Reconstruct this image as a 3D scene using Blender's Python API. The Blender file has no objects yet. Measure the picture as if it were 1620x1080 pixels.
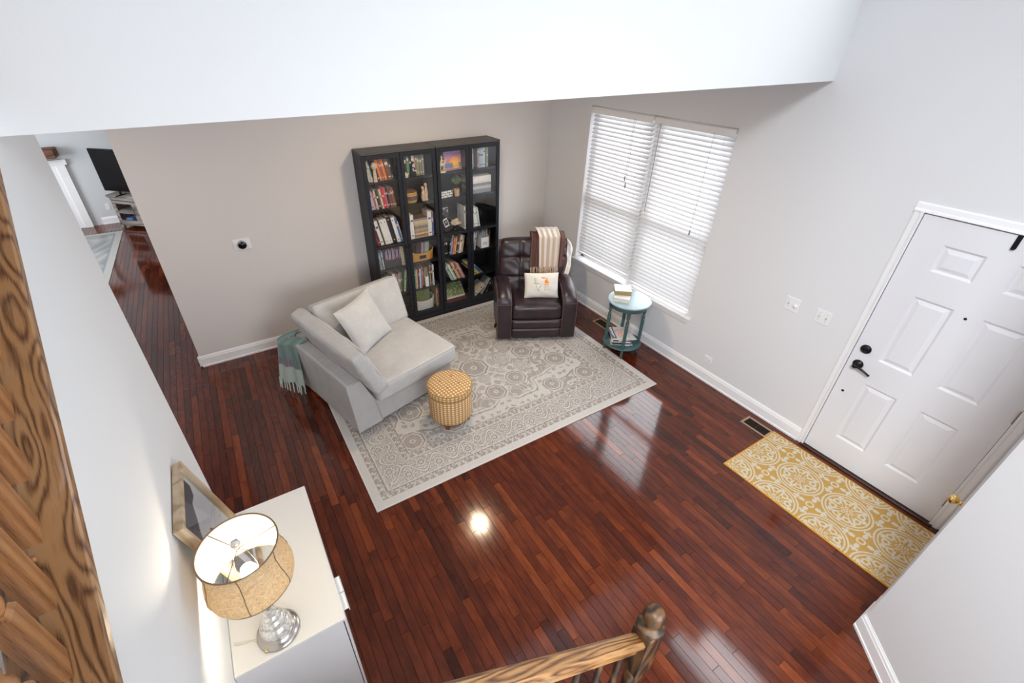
import bpy, bmesh, math, random
import numpy as np
from mathutils import Vector, Matrix, Euler
random.seed(7)
rng = np.random.RandomState(7)
sc = bpy.context.scene
col = sc.collection
R = math.radians

# ---------------------------------------------------------------- camera
cam_d = bpy.data.cameras.new('camera')
cam = bpy.data.objects.new('camera', cam_d); col.objects.link(cam); sc.camera = cam
CP = Vector((-3.8379, -4.9652, 2.97)); YAW, PIT, ROL = 0.5425, 0.5748, 0.0055
_f = Vector((math.sin(YAW)*math.cos(PIT), math.cos(YAW)*math.cos(PIT), -math.sin(PIT)))
_r = Vector((math.cos(YAW), -math.sin(YAW), 0)); _u = _r.cross(_f)
CR = _r*math.cos(ROL)+_u*math.sin(ROL); CU = -_r*math.sin(ROL)+_u*math.cos(ROL); CF = _f
m3 = Matrix((CR, CU, -CF)).transposed()
cam.matrix_world = Matrix.Translation(CP) @ m3.to_4x4()
FPX = 725.709
cam_d.sensor_width = 36; cam_d.lens = FPX*36/1620
cam_d.shift_x = (810-775.5)/1620; cam_d.shift_y = (530.68-540)/1620
cam_d.clip_start = .05; cam_d.clip_end = 200
def project(p):
    d = Vector(p)-CP; z = d.dot(CF)
    if z < .05: return None
    return (775.5+FPX*d.dot(CR)/z, 530.68-FPX*d.dot(CU)/z)

# ---------------------------------------------------------------- world, exposure, large lights
w = bpy.data.worlds.new('sky'); sc.world = w; w.use_nodes = True
bg = w.node_tree.nodes['Background']; bg.inputs[0].default_value = (.86, .93, 1, 1); bg.inputs[1].default_value = 2.6
sc.view_settings.view_transform = 'Standard'; sc.view_settings.look = 'None'
sc.view_settings.exposure = 0.08; sc.view_settings.gamma = 1; sc.view_settings.use_curve_mapping = False
def area(name, loc, aim, sx, sy, power, color=(1, 1, 1), shape='RECTANGLE', spread=180):
    l = bpy.data.lights.new(name, 'AREA'); l.shape = shape; l.size = sx
    if shape == 'RECTANGLE': l.size_y = sy
    l.energy = power; l.color = color; l.spread = R(spread)
    o = bpy.data.objects.new(name, l); col.objects.link(o); o.location = loc
    o.rotation_euler = (Vector(aim)-Vector(loc)).to_track_quat('-Z', 'Y').to_euler()
    return o
area('window_daylight', (.45, -1.63, 1.7), (-1, -1.63, 1.2), 1.9, 1.9, 76, (.93, .96, 1))
area('entry_window_daylight', (.05, -4.15, 3.72), (-4, -4.15, 2.6), 1.0, .9, 18, (.92, .96, 1))
area('stairwell_fill', (-2.6, -6.85, 2.0), (-2.3, -1, .5), 2.6, 1.7, 80, (.90, .95, 1), spread=125)  # added fill panel behind the camera, no window in that wall
area('upper_hall_fill', (-4.7, -5.9, 4.9), (-.9, -4.9, 1.2), 1.2, 1.2, 63, (.90, .95, 1), spread=75)  # overhead fill added for the door and closet wall, no fixture
pd_ = bpy.data.lights.new('foyer_point_fill', 'POINT'); pd_.energy = 13; pd_.color = (.92, .96, 1); pd_.shadow_soft_size = .2  # bare point fill added to lift the upper and stair walls
po_ = bpy.data.objects.new('foyer_point_fill', pd_); col.objects.link(po_); po_.location = (-3.3, -5.3, 4.4)
area('hallway_fill', (-5.0, -1.3, 2.70), (-5.0, -1.3, 0), .4, .4, 16, (1, .92, .86))  # unseen fill added to brighten the left part of the back wall
area('living_ceiling_light', (-1.91, -1.52, 2.70), (-1.91, -1.52, 0), .19, .19, 25, (1, .80, .56), 'DISK')
area('family_room_side_fill', (-8.3, 3.6, 1.6), (-5, 3.9, .9), 2.2, 1.6, 108, (.9, .95, 1))  # panel added to light the far room, no window behind it
area('family_room_top_fill', (-6.0, 3.0, 2.70), (-6.0, 3.0, 0), .5, .5, 30, (1, .96, .9))  # second fill added in the far room, without a ceiling fixture

# ---------------------------------------------------------------- materials
MC = {}
def nt(name):
    m = bpy.data.materials.new(name); m.use_nodes = True
    t = m.node_tree; b = t.nodes['Principled BSDF']
    return m, t, b
def L(t, a, ao, b, bi): t.links.new(a.outputs[ao], b.inputs[bi])
def coords(t, kind='Object', scale=(1, 1, 1)):
    c = t.nodes.new('ShaderNodeTexCoord'); mp = t.nodes.new('ShaderNodeMapping'); mp.inputs['Scale'].default_value = scale
    L(t, c, kind, mp, 'Vector'); return mp
def noise(t, vec, scale, detail=4, rough=.6):
    n = t.nodes.new('ShaderNodeTexNoise'); n.inputs['Scale'].default_value = scale; n.inputs['Detail'].default_value = detail
    n.inputs['Roughness'].default_value = rough
    if vec: L(t, vec, 0, n, 'Vector')
    return n
def ramp(t, src, out, stops):
    r = t.nodes.new('ShaderNodeValToRGB'); e = r.color_ramp.elements
    while len(e) < len(stops): e.new(.5)
    for k, (p, c) in enumerate(stops): e[k].position = p; e[k].color = (*c, 1)
    L(t, src, out, r, 'Fac'); return r
def bump(t, src, out, b, strength=.2, dist=.002):
    bm_ = t.nodes.new('ShaderNodeBump'); bm_.inputs['Strength'].default_value = strength; bm_.inputs['Distance'].default_value = dist
    L(t, src, out, bm_, 'Height'); L(t, bm_, 'Normal', b, 'Normal')
def M(name, color, rough=.6, metal=0, var=0, vscale=30, bmp=0, bscale=200, coat=0, kind='Object', stretch=(1, 1, 1), spec=None):
    if name in MC: return MC[name]
    m, t, b = nt(name)
    b.inputs['Base Color'].default_value = (*color, 1); b.inputs['Roughness'].default_value = rough; b.inputs['Metallic'].default_value = metal
    if coat: b.inputs['Coat Weight'].default_value = coat; b.inputs['Coat Roughness'].default_value = .08
    if spec is not None: b.inputs['Specular IOR Level'].default_value = spec
    if var or bmp: mp = coords(t, kind, stretch)
    if var:
        n = noise(t, mp, vscale)
        r = ramp(t, n, 'Fac', [(.3, tuple(c*(1-var) for c in color)), (.7, tuple(min(1, c*(1+var)) for c in color))])
        L(t, r, 'Color', b, 'Base Color')
    if bmp:
        n2 = noise(t, mp, bscale, 3); bump(t, n2, 'Fac', b, bmp)
    MC[name] = m; return m
def Mattr(name, rough=.9, bmp=0, bscale=400, coat=0, sheen=0):
    if name in MC: return MC[name]
    m, t, b = nt(name)
    a = t.nodes.new('ShaderNodeAttribute'); a.attribute_name = 'Col'; L(t, a, 'Color', b, 'Base Color')
    b.inputs['Roughness'].default_value = rough
    if coat: b.inputs['Coat Weight'].default_value = coat
    if bmp:
        mp = coords(t); n2 = noise(t, mp, bscale, 3); bump(t, n2, 'Fac', b, bmp)
    MC[name] = m; return m
def Mwood(name, dark, mid, light, axis='X', scale=9, rough=.35, coat=.3, dist=6, fine=.35, lg=.10):
    if name in MC: return MC[name]
    m, t, b = nt(name)
    st = {'X': (lg, 1, 1), 'Y': (1, lg, 1), 'Z': (1, 1, lg)}[axis]
    mp = coords(t, 'Object', st)
    big = noise(t, mp, scale*.55, 1.6, .35)
    wv = t.nodes.new('ShaderNodeMath'); wv.operation = 'MULTIPLY'; wv.inputs[1].default_value = dist*2
    L(t, big, 'Fac', wv, 0)
    sn = t.nodes.new('ShaderNodeMath'); sn.operation = 'FRACT'; L(t, wv, 0, sn, 0)
    pp = t.nodes.new('ShaderNodeMath'); pp.operation = 'PINGPONG'; pp.inputs[1].default_value = .5; L(t, wv, 0, pp, 0)
    st2 = {'X': (.05, 1, 1), 'Y': (1, .05, 1), 'Z': (1, 1, .05)}[axis]
    mp2 = coords(t, 'Object', st2); fn = noise(t, mp2, 260, 3, .7)
    ad = t.nodes.new('ShaderNodeMath'); ad.operation = 'MULTIPLY_ADD'; ad.inputs[1].default_value = fine
    L(t, fn, 'Fac', ad, 0); L(t, pp, 0, ad, 2)
    r = ramp(t, ad, 0, [(.22, dark), (.42, mid), (.72, light)])
    L(t, r, 'Color', b, 'Base Color'); b.inputs['Roughness'].default_value = rough
    b.inputs['Coat Weight'].default_value = coat; b.inputs['Coat Roughness'].default_value = .12
    bump(t, fn, 'Fac', b, .12, .001)
    MC[name] = m; return m

PAINT = M('wall_paint', (.72, .72, .735), .75, bmp=.10, bscale=260, spec=.3)
UPPER = M('upper_wall_paint', (.79, .81, .825), .75, bmp=.10, bscale=260, spec=.3)
GREIGE = M('greige_paint', (.665, .63, .612), .75, bmp=.10, bscale=260, spec=.3)
CEIL = M('ceiling_paint', (.88, .88, .88), .85, spec=.2)
TRIM = M('white_trim_paint', (.84, .84, .85), .35, spec=.5)
DOORP = M('door_paint', (.755, .755, .785), .38, bmp=.05, bscale=300)
BLACK = M('black_metal', (.012, .011, .012), .35, metal=.6)
BOOKC = M('black_brown_case', (.010, .0115, .016), .42, bmp=.05, bscale=300, spec=.4)
WHITE = M('white_plastic', (.80, .80, .80), .4)
BRASS = M('brass', (.80, .55, .20), .22, metal=1)
def Mfloor():
    m, t, b = nt('cherry_plank')
    g = t.nodes.new('ShaderNodeNewGeometry')
    a = t.nodes.new('ShaderNodeAttribute'); a.attribute_name = 'tone'
    # shift the grain from plank to plank
    cb = t.nodes.new('ShaderNodeCombineXYZ'); mu = t.nodes.new('ShaderNodeMath'); mu.operation = 'MULTIPLY'; mu.inputs[1].default_value = 37
    L(t, a, 'Fac', mu, 0); L(t, mu, 0, cb, 'Z'); va = t.nodes.new('ShaderNodeVectorMath'); va.operation = 'ADD'
    L(t, g, 'Position', va, 0); L(t, cb, 0, va, 1)
    mp = t.nodes.new('ShaderNodeMapping'); mp.inputs['Scale'].default_value = (1, .22, 1); L(t, va, 0, mp, 'Vector')
    n1 = noise(t, mp, 26, 5, .65)
    mp2 = t.nodes.new('ShaderNodeMapping'); mp2.inputs['Scale'].default_value = (1, .5, 1); L(t, va, 0, mp2, 'Vector')
    n3 = noise(t, mp2, 9, 3, .55)
    base = ramp(t, a, 'Fac', [(0, (.052, .010, .004)), (.35, (.092, .017, .006)), (.7, (.132, .026, .007)), (1, (.205, .047, .012))])
    k = ramp(t, n1, 'Fac', [(.3, (.62, .55, .52)), (.65, (1.15, 1.12, 1.1))])
    k2 = ramp(t, n3, 'Fac', [(.28, (.55, .50, .50)), (.46, (.92, .90, .90)), (.60, (1, 1, 1)), (.75, (1.18, 1.2, 1.2))])
    mx = t.nodes.new('ShaderNodeMix'); mx.data_type = 'RGBA'; mx.blend_type = 'MULTIPLY'; mx.inputs[0].default_value = 1
    L(t, base, 'Color', mx, 6); L(t, k, 'Color', mx, 7)
    mx2 = t.nodes.new('ShaderNodeMix'); mx2.data_type = 'RGBA'; mx2.blend_type = 'MULTIPLY'; mx2.inputs[0].default_value = .8
    L(t, mx, 2, mx2, 6); L(t, k2, 'Color', mx2, 7)
    L(t, mx2, 2, b, 'Base Color')
    rr = t.nodes.new('ShaderNodeMapRange'); rr.inputs['To Min'].default_value = .07; rr.inputs['To Max'].default_value = .15
    L(t, n1, 'Fac', rr, 'Value'); L(t, rr, 0, b, 'Roughness')
    b.inputs['Specular IOR Level'].default_value = .38; b.inputs['Coat Weight'].default_value = .34; b.inputs['Coat Roughness'].default_value = .06; b.inputs['Coat IOR'].default_value = 1.5
    MC['cherry_plank'] = m; return m
PLANK = Mfloor()
SUB = M('dark_subfloor', (.02, .008, .006), .6)
def Mglass(name='clear_glass', tint=(1, 1, 1), ior=1.5, mn=0.0):
    if name in MC: return MC[name]
    m = bpy.data.materials.new(name); m.use_nodes = True; t = m.node_tree
    t.nodes.remove(t.nodes['Principled BSDF']); o = t.nodes['Material Output']
    tr = t.nodes.new('ShaderNodeBsdfTransparent'); tr.inputs[0].default_value = (*tint, 1)
    gl = t.nodes.new('ShaderNodeBsdfGlossy'); gl.inputs['Roughness'].default_value = .01
    lw = t.nodes.new('ShaderNodeLayerWeight'); lw.inputs['Blend'].default_value = .5
    pw_ = t.nodes.new('ShaderNodeMath'); pw_.operation = 'POWER'; pw_.inputs[1].default_value = 5; L(t, lw, 'Facing', pw_, 0)
    fr = t.nodes.new('ShaderNodeMath'); fr.operation = 'MULTIPLY_ADD'; fr.inputs[1].default_value = .93; fr.inputs[2].default_value = .05; L(t, pw_, 0, fr, 0)
    mx = t.nodes.new('ShaderNodeMixShader'); L(t, fr, 0, mx, 0); L(t, tr, 0, mx, 1); L(t, gl, 0, mx, 2); L(t, mx, 0, o, 'Surface')
    MC[name] = m; return m
GLASS = Mglass(ior=1.38)

# ---------------------------------------------------------------- object helpers
def tag(o, label=None, cat=None, group=None, kind=None):
    if label: o['label'] = label
    if cat: o['category'] = cat
    if group: o['group'] = group
    if kind: o['kind'] = kind
    return o
def thing(name, loc, label, cat, rz=0, group=None, rot=None):
    o = bpy.data.objects.new(name, None); col.objects.link(o); o.empty_display_size = .05
    o.location = loc; o.rotation_euler = rot if rot else (0, 0, rz)
    return tag(o, label, cat, group)
class MB:
    def __init__(s): s.v = []; s.f = []; s.m = []; s.sm = []; s.mi = 0
    def add(s, vs, fs, smooth=False):
        n = len(s.v); s.v += [tuple(v) for v in vs]
        for f in fs: s.f.append([i+n for i in f]); s.m.append(s.mi); s.sm.append(smooth)
        return s
    def mat(s, i): s.mi = i; return s
    def box(s, lo, hi, T=None, c=0.0):
        (x0, y0, z0), (x1, y1, z1) = lo, hi
        if c > 0:
            c = min(c, .49*min(x1-x0, y1-y0, z1-z0))
            bm = bmesh.new(); bmesh.ops.create_cube(bm, size=1)
            for v in bm.verts: v.co = Vector(((x0+x1)/2+v.co.x*(x1-x0), (y0+y1)/2+v.co.y*(y1-y0), (z0+z1)/2+v.co.z*(z1-z0)))
            bmesh.ops.bevel(bm, geom=bm.edges[:], offset=c, segments=1, affect='EDGES')
            bm.verts.index_update()
            vs = [v.co.copy() for v in bm.verts]; fs = [[v.index for v in f.verts] for f in bm.faces]; bm.free()
        else:
            vs = [Vector(p) for p in ((x0, y0, z0), (x1, y0, z0), (x1, y1, z0), (x0, y1, z0), (x0, y0, z1), (x1, y0, z1), (x1, y1, z1), (x0, y1, z1))]
            fs = [(3, 2, 1, 0), (4, 5, 6, 7), (0, 1, 5, 4), (1, 2, 6, 5), (2, 3, 7, 6), (3, 0, 4, 7)]
        if T is not None: vs = [T @ v for v in vs]
        return s.add(vs, fs)
    def prism(s, poly, a, b, axis='y', T=None, smooth=False):
        """poly: 2-D outline; extruded along axis from a to b."""
        def P3(p, t):
            if axis == 'y': return Vector((p[0], t, p[1]))
            if axis == 'x': return Vector((t, p[0], p[1]))
            return Vector((p[0], p[1], t))
        n = len(poly); vs = [P3(p, a) for p in poly]+[P3(p, b) for p in poly]
        if T is not None: vs = [T @ v for v in vs]
        s.add(vs, [(i, (i+1) % n, n+(i+1) % n, n+i) for i in range(n)], smooth)
        s.add(vs, [tuple(range(n))[::-1], tuple(range(n, 2*n))]); return s
    def lathe(s, prof, n=24, c=(0, 0), T=None, smooth=True, cap=True):
        vs = []; fs = []; k = len(prof)
        for r, z in prof:
            for i in range(n):
                a = 2*math.pi*i/n; vs.append(Vector((c[0]+r*math.cos(a), c[1]+r*math.sin(a), z)))
        for j in range(k-1):
            for i in range(n): fs.append((j*n+i, j*n+(i+1) % n, (j+1)*n+(i+1) % n, (j+1)*n+i))
        if T is not None: vs = [T @ v for v in vs]
        s.add(vs, fs, smooth)
        if cap:
            if prof[0][0] > 1e-5: s.add(vs[:n], [tuple(range(n))[::-1]])
            if prof[-1][0] > 1e-5: s.add(vs[-n:], [tuple(range(n))])
        return s
    def tube(s, pts, r, n=6, smooth=True):
        pts = [Vector(p) for p in pts]; rs = r if isinstance(r, (list, tuple)) else [r]*len(pts)
        vs = []; fs = []; up = None
        for i, p in enumerate(pts):
            d = (pts[min(i+1, len(pts)-1)]-pts[max(i-1, 0)]).normalized()
            if up is None: up = d.orthogonal().normalized()
            up = (up-d*up.dot(d)).normalized(); sd = d.cross(up)
            for k in range(n):
                a = 2*math.pi*k/n; vs.append(p+(up*math.cos(a)+sd*math.sin(a))*rs[i])
        for j in range(len(pts)-1):
            for k in range(n): fs.append((j*n+k, j*n+(k+1) % n, (j+1)*n+(k+1) % n, (j+1)*n+k))
        s.add(vs, fs, smooth); s.add(vs[:n], [tuple(range(n))[::-1]]); s.add(vs[-n:], [tuple(range(n))])
        return s
    def build(s, name, mats, parent=None, **tg):
        me = bpy.data.meshes.new(name); me.from_pydata(s.v, [], s.f)
        for m_ in (mats if isinstance(mats, (list, tuple)) else [mats]): me.materials.append(m_)
        me.polygons.foreach_set('material_index', s.m); me.polygons.foreach_set('use_smooth', s.sm); me.update()
        o = bpy.data.objects.new(name, me); col.objects.link(o); o.parent = parent
        if tg: tag(o, **tg)
        return o
def rbox(wd, dp, ht, r, seg=(10, 10, 6), fn=None):
    """soft rounded box centred on the origin; fn deforms each point."""
    hx, hy, hz = wd/2, dp/2, ht/2; r = min(r, hx, hy, hz)
    def par(h, n):
        e = [-h, -h+.3*r, -h+.65*r, -h+r] if r > 0 else [-h]
        mid = list(np.linspace(-h+r, h-r, n+1))[1:-1]
        return e+mid+[-x for x in e[::-1]]
    X, Y, Z = par(hx, seg[0]), par(hy, seg[1]), par(hz, seg[2])
    key = {}; vs = []; fs = []
    def V(x, y, z):
        k = (round(x, 6), round(y, 6), round(z, 6))
        if k not in key:
            inner = Vector((max(-hx+r, min(hx-r, x)), max(-hy+r, min(hy-r, y)), max(-hz+r, min(hz-r, z))))
            d = Vector(k)-inner
            p = inner+(d.normalized()*r if d.length > 1e-7 else d)
            if fn: p = Vector(fn(p))
            key[k] = len(vs); vs.append(p)
        return key[k]
    for A, B, mk in ((X, Y, lambda a, b, s_: (a, b, s_*hz)), (Y, Z, lambda a, b, s_: (s_*hx, a, b)), (Z, X, lambda a, b, s_: (b, s_*hy, a))):
        for s_ in (1, -1):
            for i in range(len(A)-1):
                for j in range(len(B)-1):
                    q = [V(*mk(A[i], B[j], s_)), V(*mk(A[i+1], B[j], s_)), V(*mk(A[i+1], B[j+1], s_)), V(*mk(A[i], B[j+1], s_))]
                    if s_ < 0: q = q[::-1]
                    if len(set(q)) >= 3: fs.append(list(dict.fromkeys(q)))
    return vs, fs
def soft(name, size, r, m, parent, loc=(0, 0, 0), rot=(0, 0, 0), fn=None, seg=(10, 10, 6), **tg):
    vs, fs = rbox(*size, r, seg, fn); mb = MB(); mb.add(vs, fs, True)
    o = mb.build(name, m, parent, **tg); o.location = loc; o.rotation_euler = rot; return o
def paint_grid(me_name, W, H, nx, ny, painter, surf, mats, parent=None, smooth=True, closed_back=None, **tg):
    """grid (nx x ny cells) on surf(u,v) u,v in 0..1; painter(U,V arrays) -> rgb; colour lives on the mesh."""
    U, V = np.meshgrid(np.linspace(0, 1, nx+1), np.linspace(0, 1, ny+1))
    P_ = surf(U, V).reshape(-1, 3)
    idx = np.arange((nx+1)*(ny+1)).reshape(ny+1, nx+1)
    q = np.stack([idx[:-1, :-1], idx[:-1, 1:], idx[1:, 1:], idx[1:, :-1]], -1).reshape(-1, 4)
    me = bpy.data.meshes.new(me_name)
    me.vertices.add(len(P_)); me.vertices.foreach_set('co', P_.astype(np.float32).ravel())
    me.loops.add(q.size); me.loops.foreach_set('vertex_index', q.astype(np.int32).ravel())
    me.polygons.add(len(q)); me.polygons.foreach_set('loop_start', np.arange(0, q.size, 4, dtype=np.int32))
    me.update(calc_edges=True)
    me.polygons.foreach_set('use_smooth', np.full(len(q), smooth))
    C = painter(U, V).reshape(-1, 3); C = np.concatenate([np.clip(C, 0, 1), np.ones((len(C), 1))], 1).astype(np.float32)
    at = me.color_attributes.new('Col', 'FLOAT_COLOR', 'POINT'); at.data.foreach_set('color', C.ravel())
    for m_ in (mats if isinstance(mats, (list, tuple)) else [mats]): me.materials.append(m_)
    me.validate(); me.update()
    o = bpy.data.objects.new(me_name, me); col.objects.link(o); o.parent = parent
    if tg: tag(o, **tg)
    return o
def S(name, mb, m, **k): return mb.build(name, m, None, kind='structure', **k)

# ================================================================ STRUCTURE
sc.cycles.caustics_reflective = False; sc.cycles.diffuse_bounces = 8; sc.cycles.max_bounces = 14; sc.cycles.sample_clamp_indirect = 6
ZC = 2.737; YS = -3.11; XS = -4.305
XL = -4.4386
# window wall (x = 0) with the window, door and upper window openings
WY0, WY1, WZ0, WZ1 = -.742, -2.522, .575, 2.362
DY0, DY1, DZ = -3.925, -4.845, 2.06
mb = MB()
def wx(y0, y1, z0, z1): mb.box((0, min(y0, y1), z0), (.16, max(y0, y1), z1))
wx(.12, WY0, 0, ZC+.3); wx(WY0, WY1, 0, WZ0); wx(WY0, WY1, WZ1, ZC+.3); wx(WY1, YS, 0, ZC+.3)
wx(YS, DY0, 0, 5.2); wx(DY0, DY1, DZ, 3.2); wx(DY1, -7.0, 0, 5.2); wx(DY0, DY1, 4.25, 5.2)
S('wall_right', mb, PAINT)
S('wall_back', MB().box((XL, 0, 0), (0, .12, ZC)), GREIGE)
S('wall_upper', MB().box((XS-1.095, YS, ZC), (0, YS+.12, 5.2)), UPPER)
S('ceiling', MB().box((-9, YS+.12, ZC), (0, 6.1, ZC+.2)), CEIL)
S('ceiling_foyer', MB().box((-5.6, -7.0, 5.2), (.16, YS+.12, 5.3)), CEIL)
# stair wall: below the sloping cap, full height beyond
def capz(y): return 2.659+.926*(y+3.40)
mb = MB()
mb.prism([(-2.72, 0), (-2.72, ZC), (-3.11, ZC), (-3.11, capz(-3.11)-.03), (-4.5, capz(-4.5)-.03), (-4.5, 0)], XS-.11, XS, 'x')
S('wall_stair', mb, UPPER)
S('wall_left', MB().box((-5.5, -7.0, 0), (-5.4, -2.6, 5.2)), PAINT)
S('wall_front', MB().box((-5.5, -7.1, 0), (.16, -7.0, 5.2)), PAINT)
# diagonal closet wall by the door
cx_, cy_ = -1.222, -4.935
d_ = Vector((-.213, -.242)).normalized()
S('wall_closet', MB().prism([(0, cy_), (cx_, cy_), (cx_+d_.x*1.5, cy_+d_.y*1.5), (0, cy_+d_.y*1.5)], 0, 5.2, 'z'), PAINT)
# family room shell
S('wall_far', MB().box((-9, 5.95, 0), (0, 6.07, ZC)), M('far_paint', (.60, .62, .64), .75))
S('wall_far_left', MB().box((-9.1, -2.6, 0), (-9, 6.07, ZC)), PAINT)
S('wall_far_right', MB().box((-1.2, .12, 0), (-1.1, 5.95, ZC)), PAINT)
S('wall_hall', MB().box((-9, -2.72, 0), (XS-.11, -2.6, ZC)), PAINT)

# ---- floor: sub floor plus individual cherry planks
floor = S('floor', MB().box((-9, -7.0, -.12), (.0, 6.0, -.005)), SUB)
PW = .0572
def plank_mesh(mb, x0, y0, y1, tone, tones):
    g = .0007; x1 = x0+PW-g; x0 += g; y0 += .0008; y1 -= .0008; b = .0006; db = -.0013
    t1, t2 = random.uniform(-.00012, .00012), random.uniform(-.00012, .00012)
    vs = [(x0, y0, db), (x1, y0, db), (x1, y1, db), (x0, y1, db), (x0+b, y0+.0005, t1), (x1-b, y0+.0005, t2), (x1-b, y1-.0005, t2), (x0+b, y1-.0005, t1),
          (x0, y0, -.006), (x1, y0, -.006), (x1, y1, -.006), (x0, y1, -.006)]
    fs = [(4, 5, 6, 7), (0, 1, 5, 4), (1, 2, 6, 5), (2, 3, 7, 6), (3, 0, 4, 7), (8, 9, 1, 0), (9, 10, 2, 1), (10, 11, 3, 2), (11, 8, 0, 3)]
    mb.add(vs, fs); tones += [tone]*12
planks = []
nx = int(9/PW)
for i in range(nx):
    x = -PW*(i+1)
    y = -7.0-random.random()*.5; yend = 5.95
    while y < yend:
        ln = random.choice([.3, .45, .5, .6, .7, .75, .9, 1.05]); y2 = min(y+ln, yend)
        if yend-y2 < .15: y2 = yend
        ya = max(y, -7.0)
        if y2 > ya+.02: planks.append((x, ya, y2, min(1, max(0, random.gauss(.42, .24)))))
        y = y2
def vis_area(pk):
    x, a, b, _ = pk; c = (x+PW/2, (a+b)/2)
    if c[1] > -.35 and c[0] > XL: return 0
    if -3.40 < c[0] < -.52 and c[1] > -2.66: return 0
    if c[0] < XS and c[1] < -2.6: return 0
    if c[0] < -3.85 and -3.75 < c[1] < -2.92: return 0
    if c[0] > cx_ and c[1] < cy_: return 0
    ps = [project((u, v, 0)) for u, v in ((x, a), (x+PW, a), (x+PW, b), (x, b))]
    if any(p is None for p in ps): return 0
    m = sum(0 <= p[0] <= 1620 and 0 <= p[1] <= 1080 for p in ps)
    if m < 2: return 0
    A = 0
    for k in range(4): A += ps[k][0]*ps[(k+1) % 4][1]-ps[(k+1) % 4][0]*ps[k][1]
    return abs(A)/2
planks.sort(key=vis_area, reverse=True)
def tone_attr(o, tones):
    a = o.data.attributes.new('tone', 'FLOAT', 'POINT'); a.data.foreach_set('value', tones)
for pk in planks[:300]:
    mb = MB(); tn = []; plank_mesh(mb, pk[0], pk[1], pk[2], pk[3], tn)
    o = mb.build('plank', PLANK, floor); tone_attr(o, tn)
mb = MB(); tn = []
for pk in planks[300:]: plank_mesh(mb, pk[0], pk[1], pk[2], pk[3], tn)
o = mb.build('plank_field', PLANK, floor, kind='stuff'); tone_attr(o, tn)

# ---- baseboards
BP = [(0, 0), (.019, 0), (.019, .018), (.014, .022), (.014, .098), (.011, .104), (.009, .118), (.004, .126), (.003, .132), (0, .132)]
def base_x(name, x, y0, y1, sx):      # runs along y, against plane x, sticking out in sx
    return S(name, MB().prism([(x+sx*p, z) for p, z in BP], min(y0, y1), max(y0, y1), 'y'), TRIM)
def base_y(name, y, x0, x1, sy):
    return S(name, MB().prism([(y+sy*p, z) for p, z in BP], min(x0, x1), max(x0, x1), 'x'), TRIM)
base_x('baseboard_right', 0, -.02, -3.872, -1)
base_y('baseboard_back', 0, XL-.02, -.0, -1)
base_x('baseboard_back_end', XL, -.019, .14, -1)
base_x('baseboard_stair', XS, -2.70, -4.5, 1)
base_y('baseboard_far', 5.95, -5.75, -1.2, -1)
# closet diagonal
T = Matrix.Translation((cx_, cy_, 0)) @ Matrix.Rotation(math.atan2(d_.y, d_.x), 4, 'Z')
S('baseboard_closet', MB().prism([(-p, z) for p, z in BP], -.009, 1.5, 'x', T=T), TRIM)
base_y('baseboard_closet_side', cy_, cx_-.006, -.98, 1)

# ---- door_1
door = S('door_1', MB().box((.012, DY1+.005, .02), (.05, DY0-.005, 2.05)), DOORP)
cols = [(-4.095, -4.310), (-4.450, -4.668)]; rws = [(.245, .790), (1.000, 1.536), (1.720, 1.896)]
mb = MB(); fx0, fx1 = .0, .0125
ys = [DY0-.005, cols[0][0], cols[0][1], cols[1][0], cols[1][1], DY1+.005]
for a, b in ((0, 1), (2, 3), (4, 5)): mb.box((fx0, ys[b], .02), (fx1, ys[a], 2.05))
zs = [.02, .245, .790, 1.0, 1.536, 1.72, 1.896, 2.05]
for c in cols:
    for k in range(0, 8, 2): mb.box((fx0, c[1], zs[k]), (fx1, c[0], zs[k+1]))
mb.build('door_face', DOORP, door)
for c in cols:
    for z0, z1 in rws:
        y0, y1 = c[1], c[0]; mb = MB()
        lv = [(0, .0), (.006, .004), (.014, .011), (.020, .011), (.044, .003)]
        vs = []
        for o_, x in lv: vs += [(x, y0+o_, z0+o_), (x, y1-o_, z0+o_), (x, y1-o_, z1-o_), (x, y0+o_, z1-o_)]
        fs = []
        for k in range(len(lv)-1):
            for j in range(4): fs.append((k*4+j, k*4+(j+1) % 4, k*4+4+(j+1) % 4, k*4+4+j))
        n = (len(lv)-1)*4; fs.append((n, n+1, n+2, n+3)); mb.add(vs, fs); mb.build('panel', DOORP, door)
# casing and jamb
mb = MB()
CPf = [(0, 0), (-.018, .0), (-.019, .004), (-.016, .016), (-.012, .020), (-.010, .048), (-.006, .056), (0, .056)]
mb.prism([(x, DY0-.002+o_) for x, o_ in CPf], 0, DZ+.002, 'z')
mb.prism([(x, DY1+.002-o_) for x, o_ in CPf], 0, DZ+.002, 'z')
mb.prism([(x, DZ+o_) for x, o_ in CPf], DY1-.054, DY0+.054, 'y')
S('trim_1', mb, TRIM)
mb = MB(); mb.box((.0, DY0, 0), (.16, DY0+.001, DZ)); mb.box((.052, DY0-.03, 0), (.16, DY0, DZ)); mb.box((.052, DY1, 0), (.16, DY1+.03, DZ)); mb.box((.052, DY1, DZ-.008), (.16, DY0, DZ+.01))
S('trim_2', mb, TRIM)
S('trim_3', MB().box((-.03, DY1-.02, -.001), (.16, DY0+.02, .014), c=.004), M('threshold_wood', (.045, .018, .010), .35))
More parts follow.
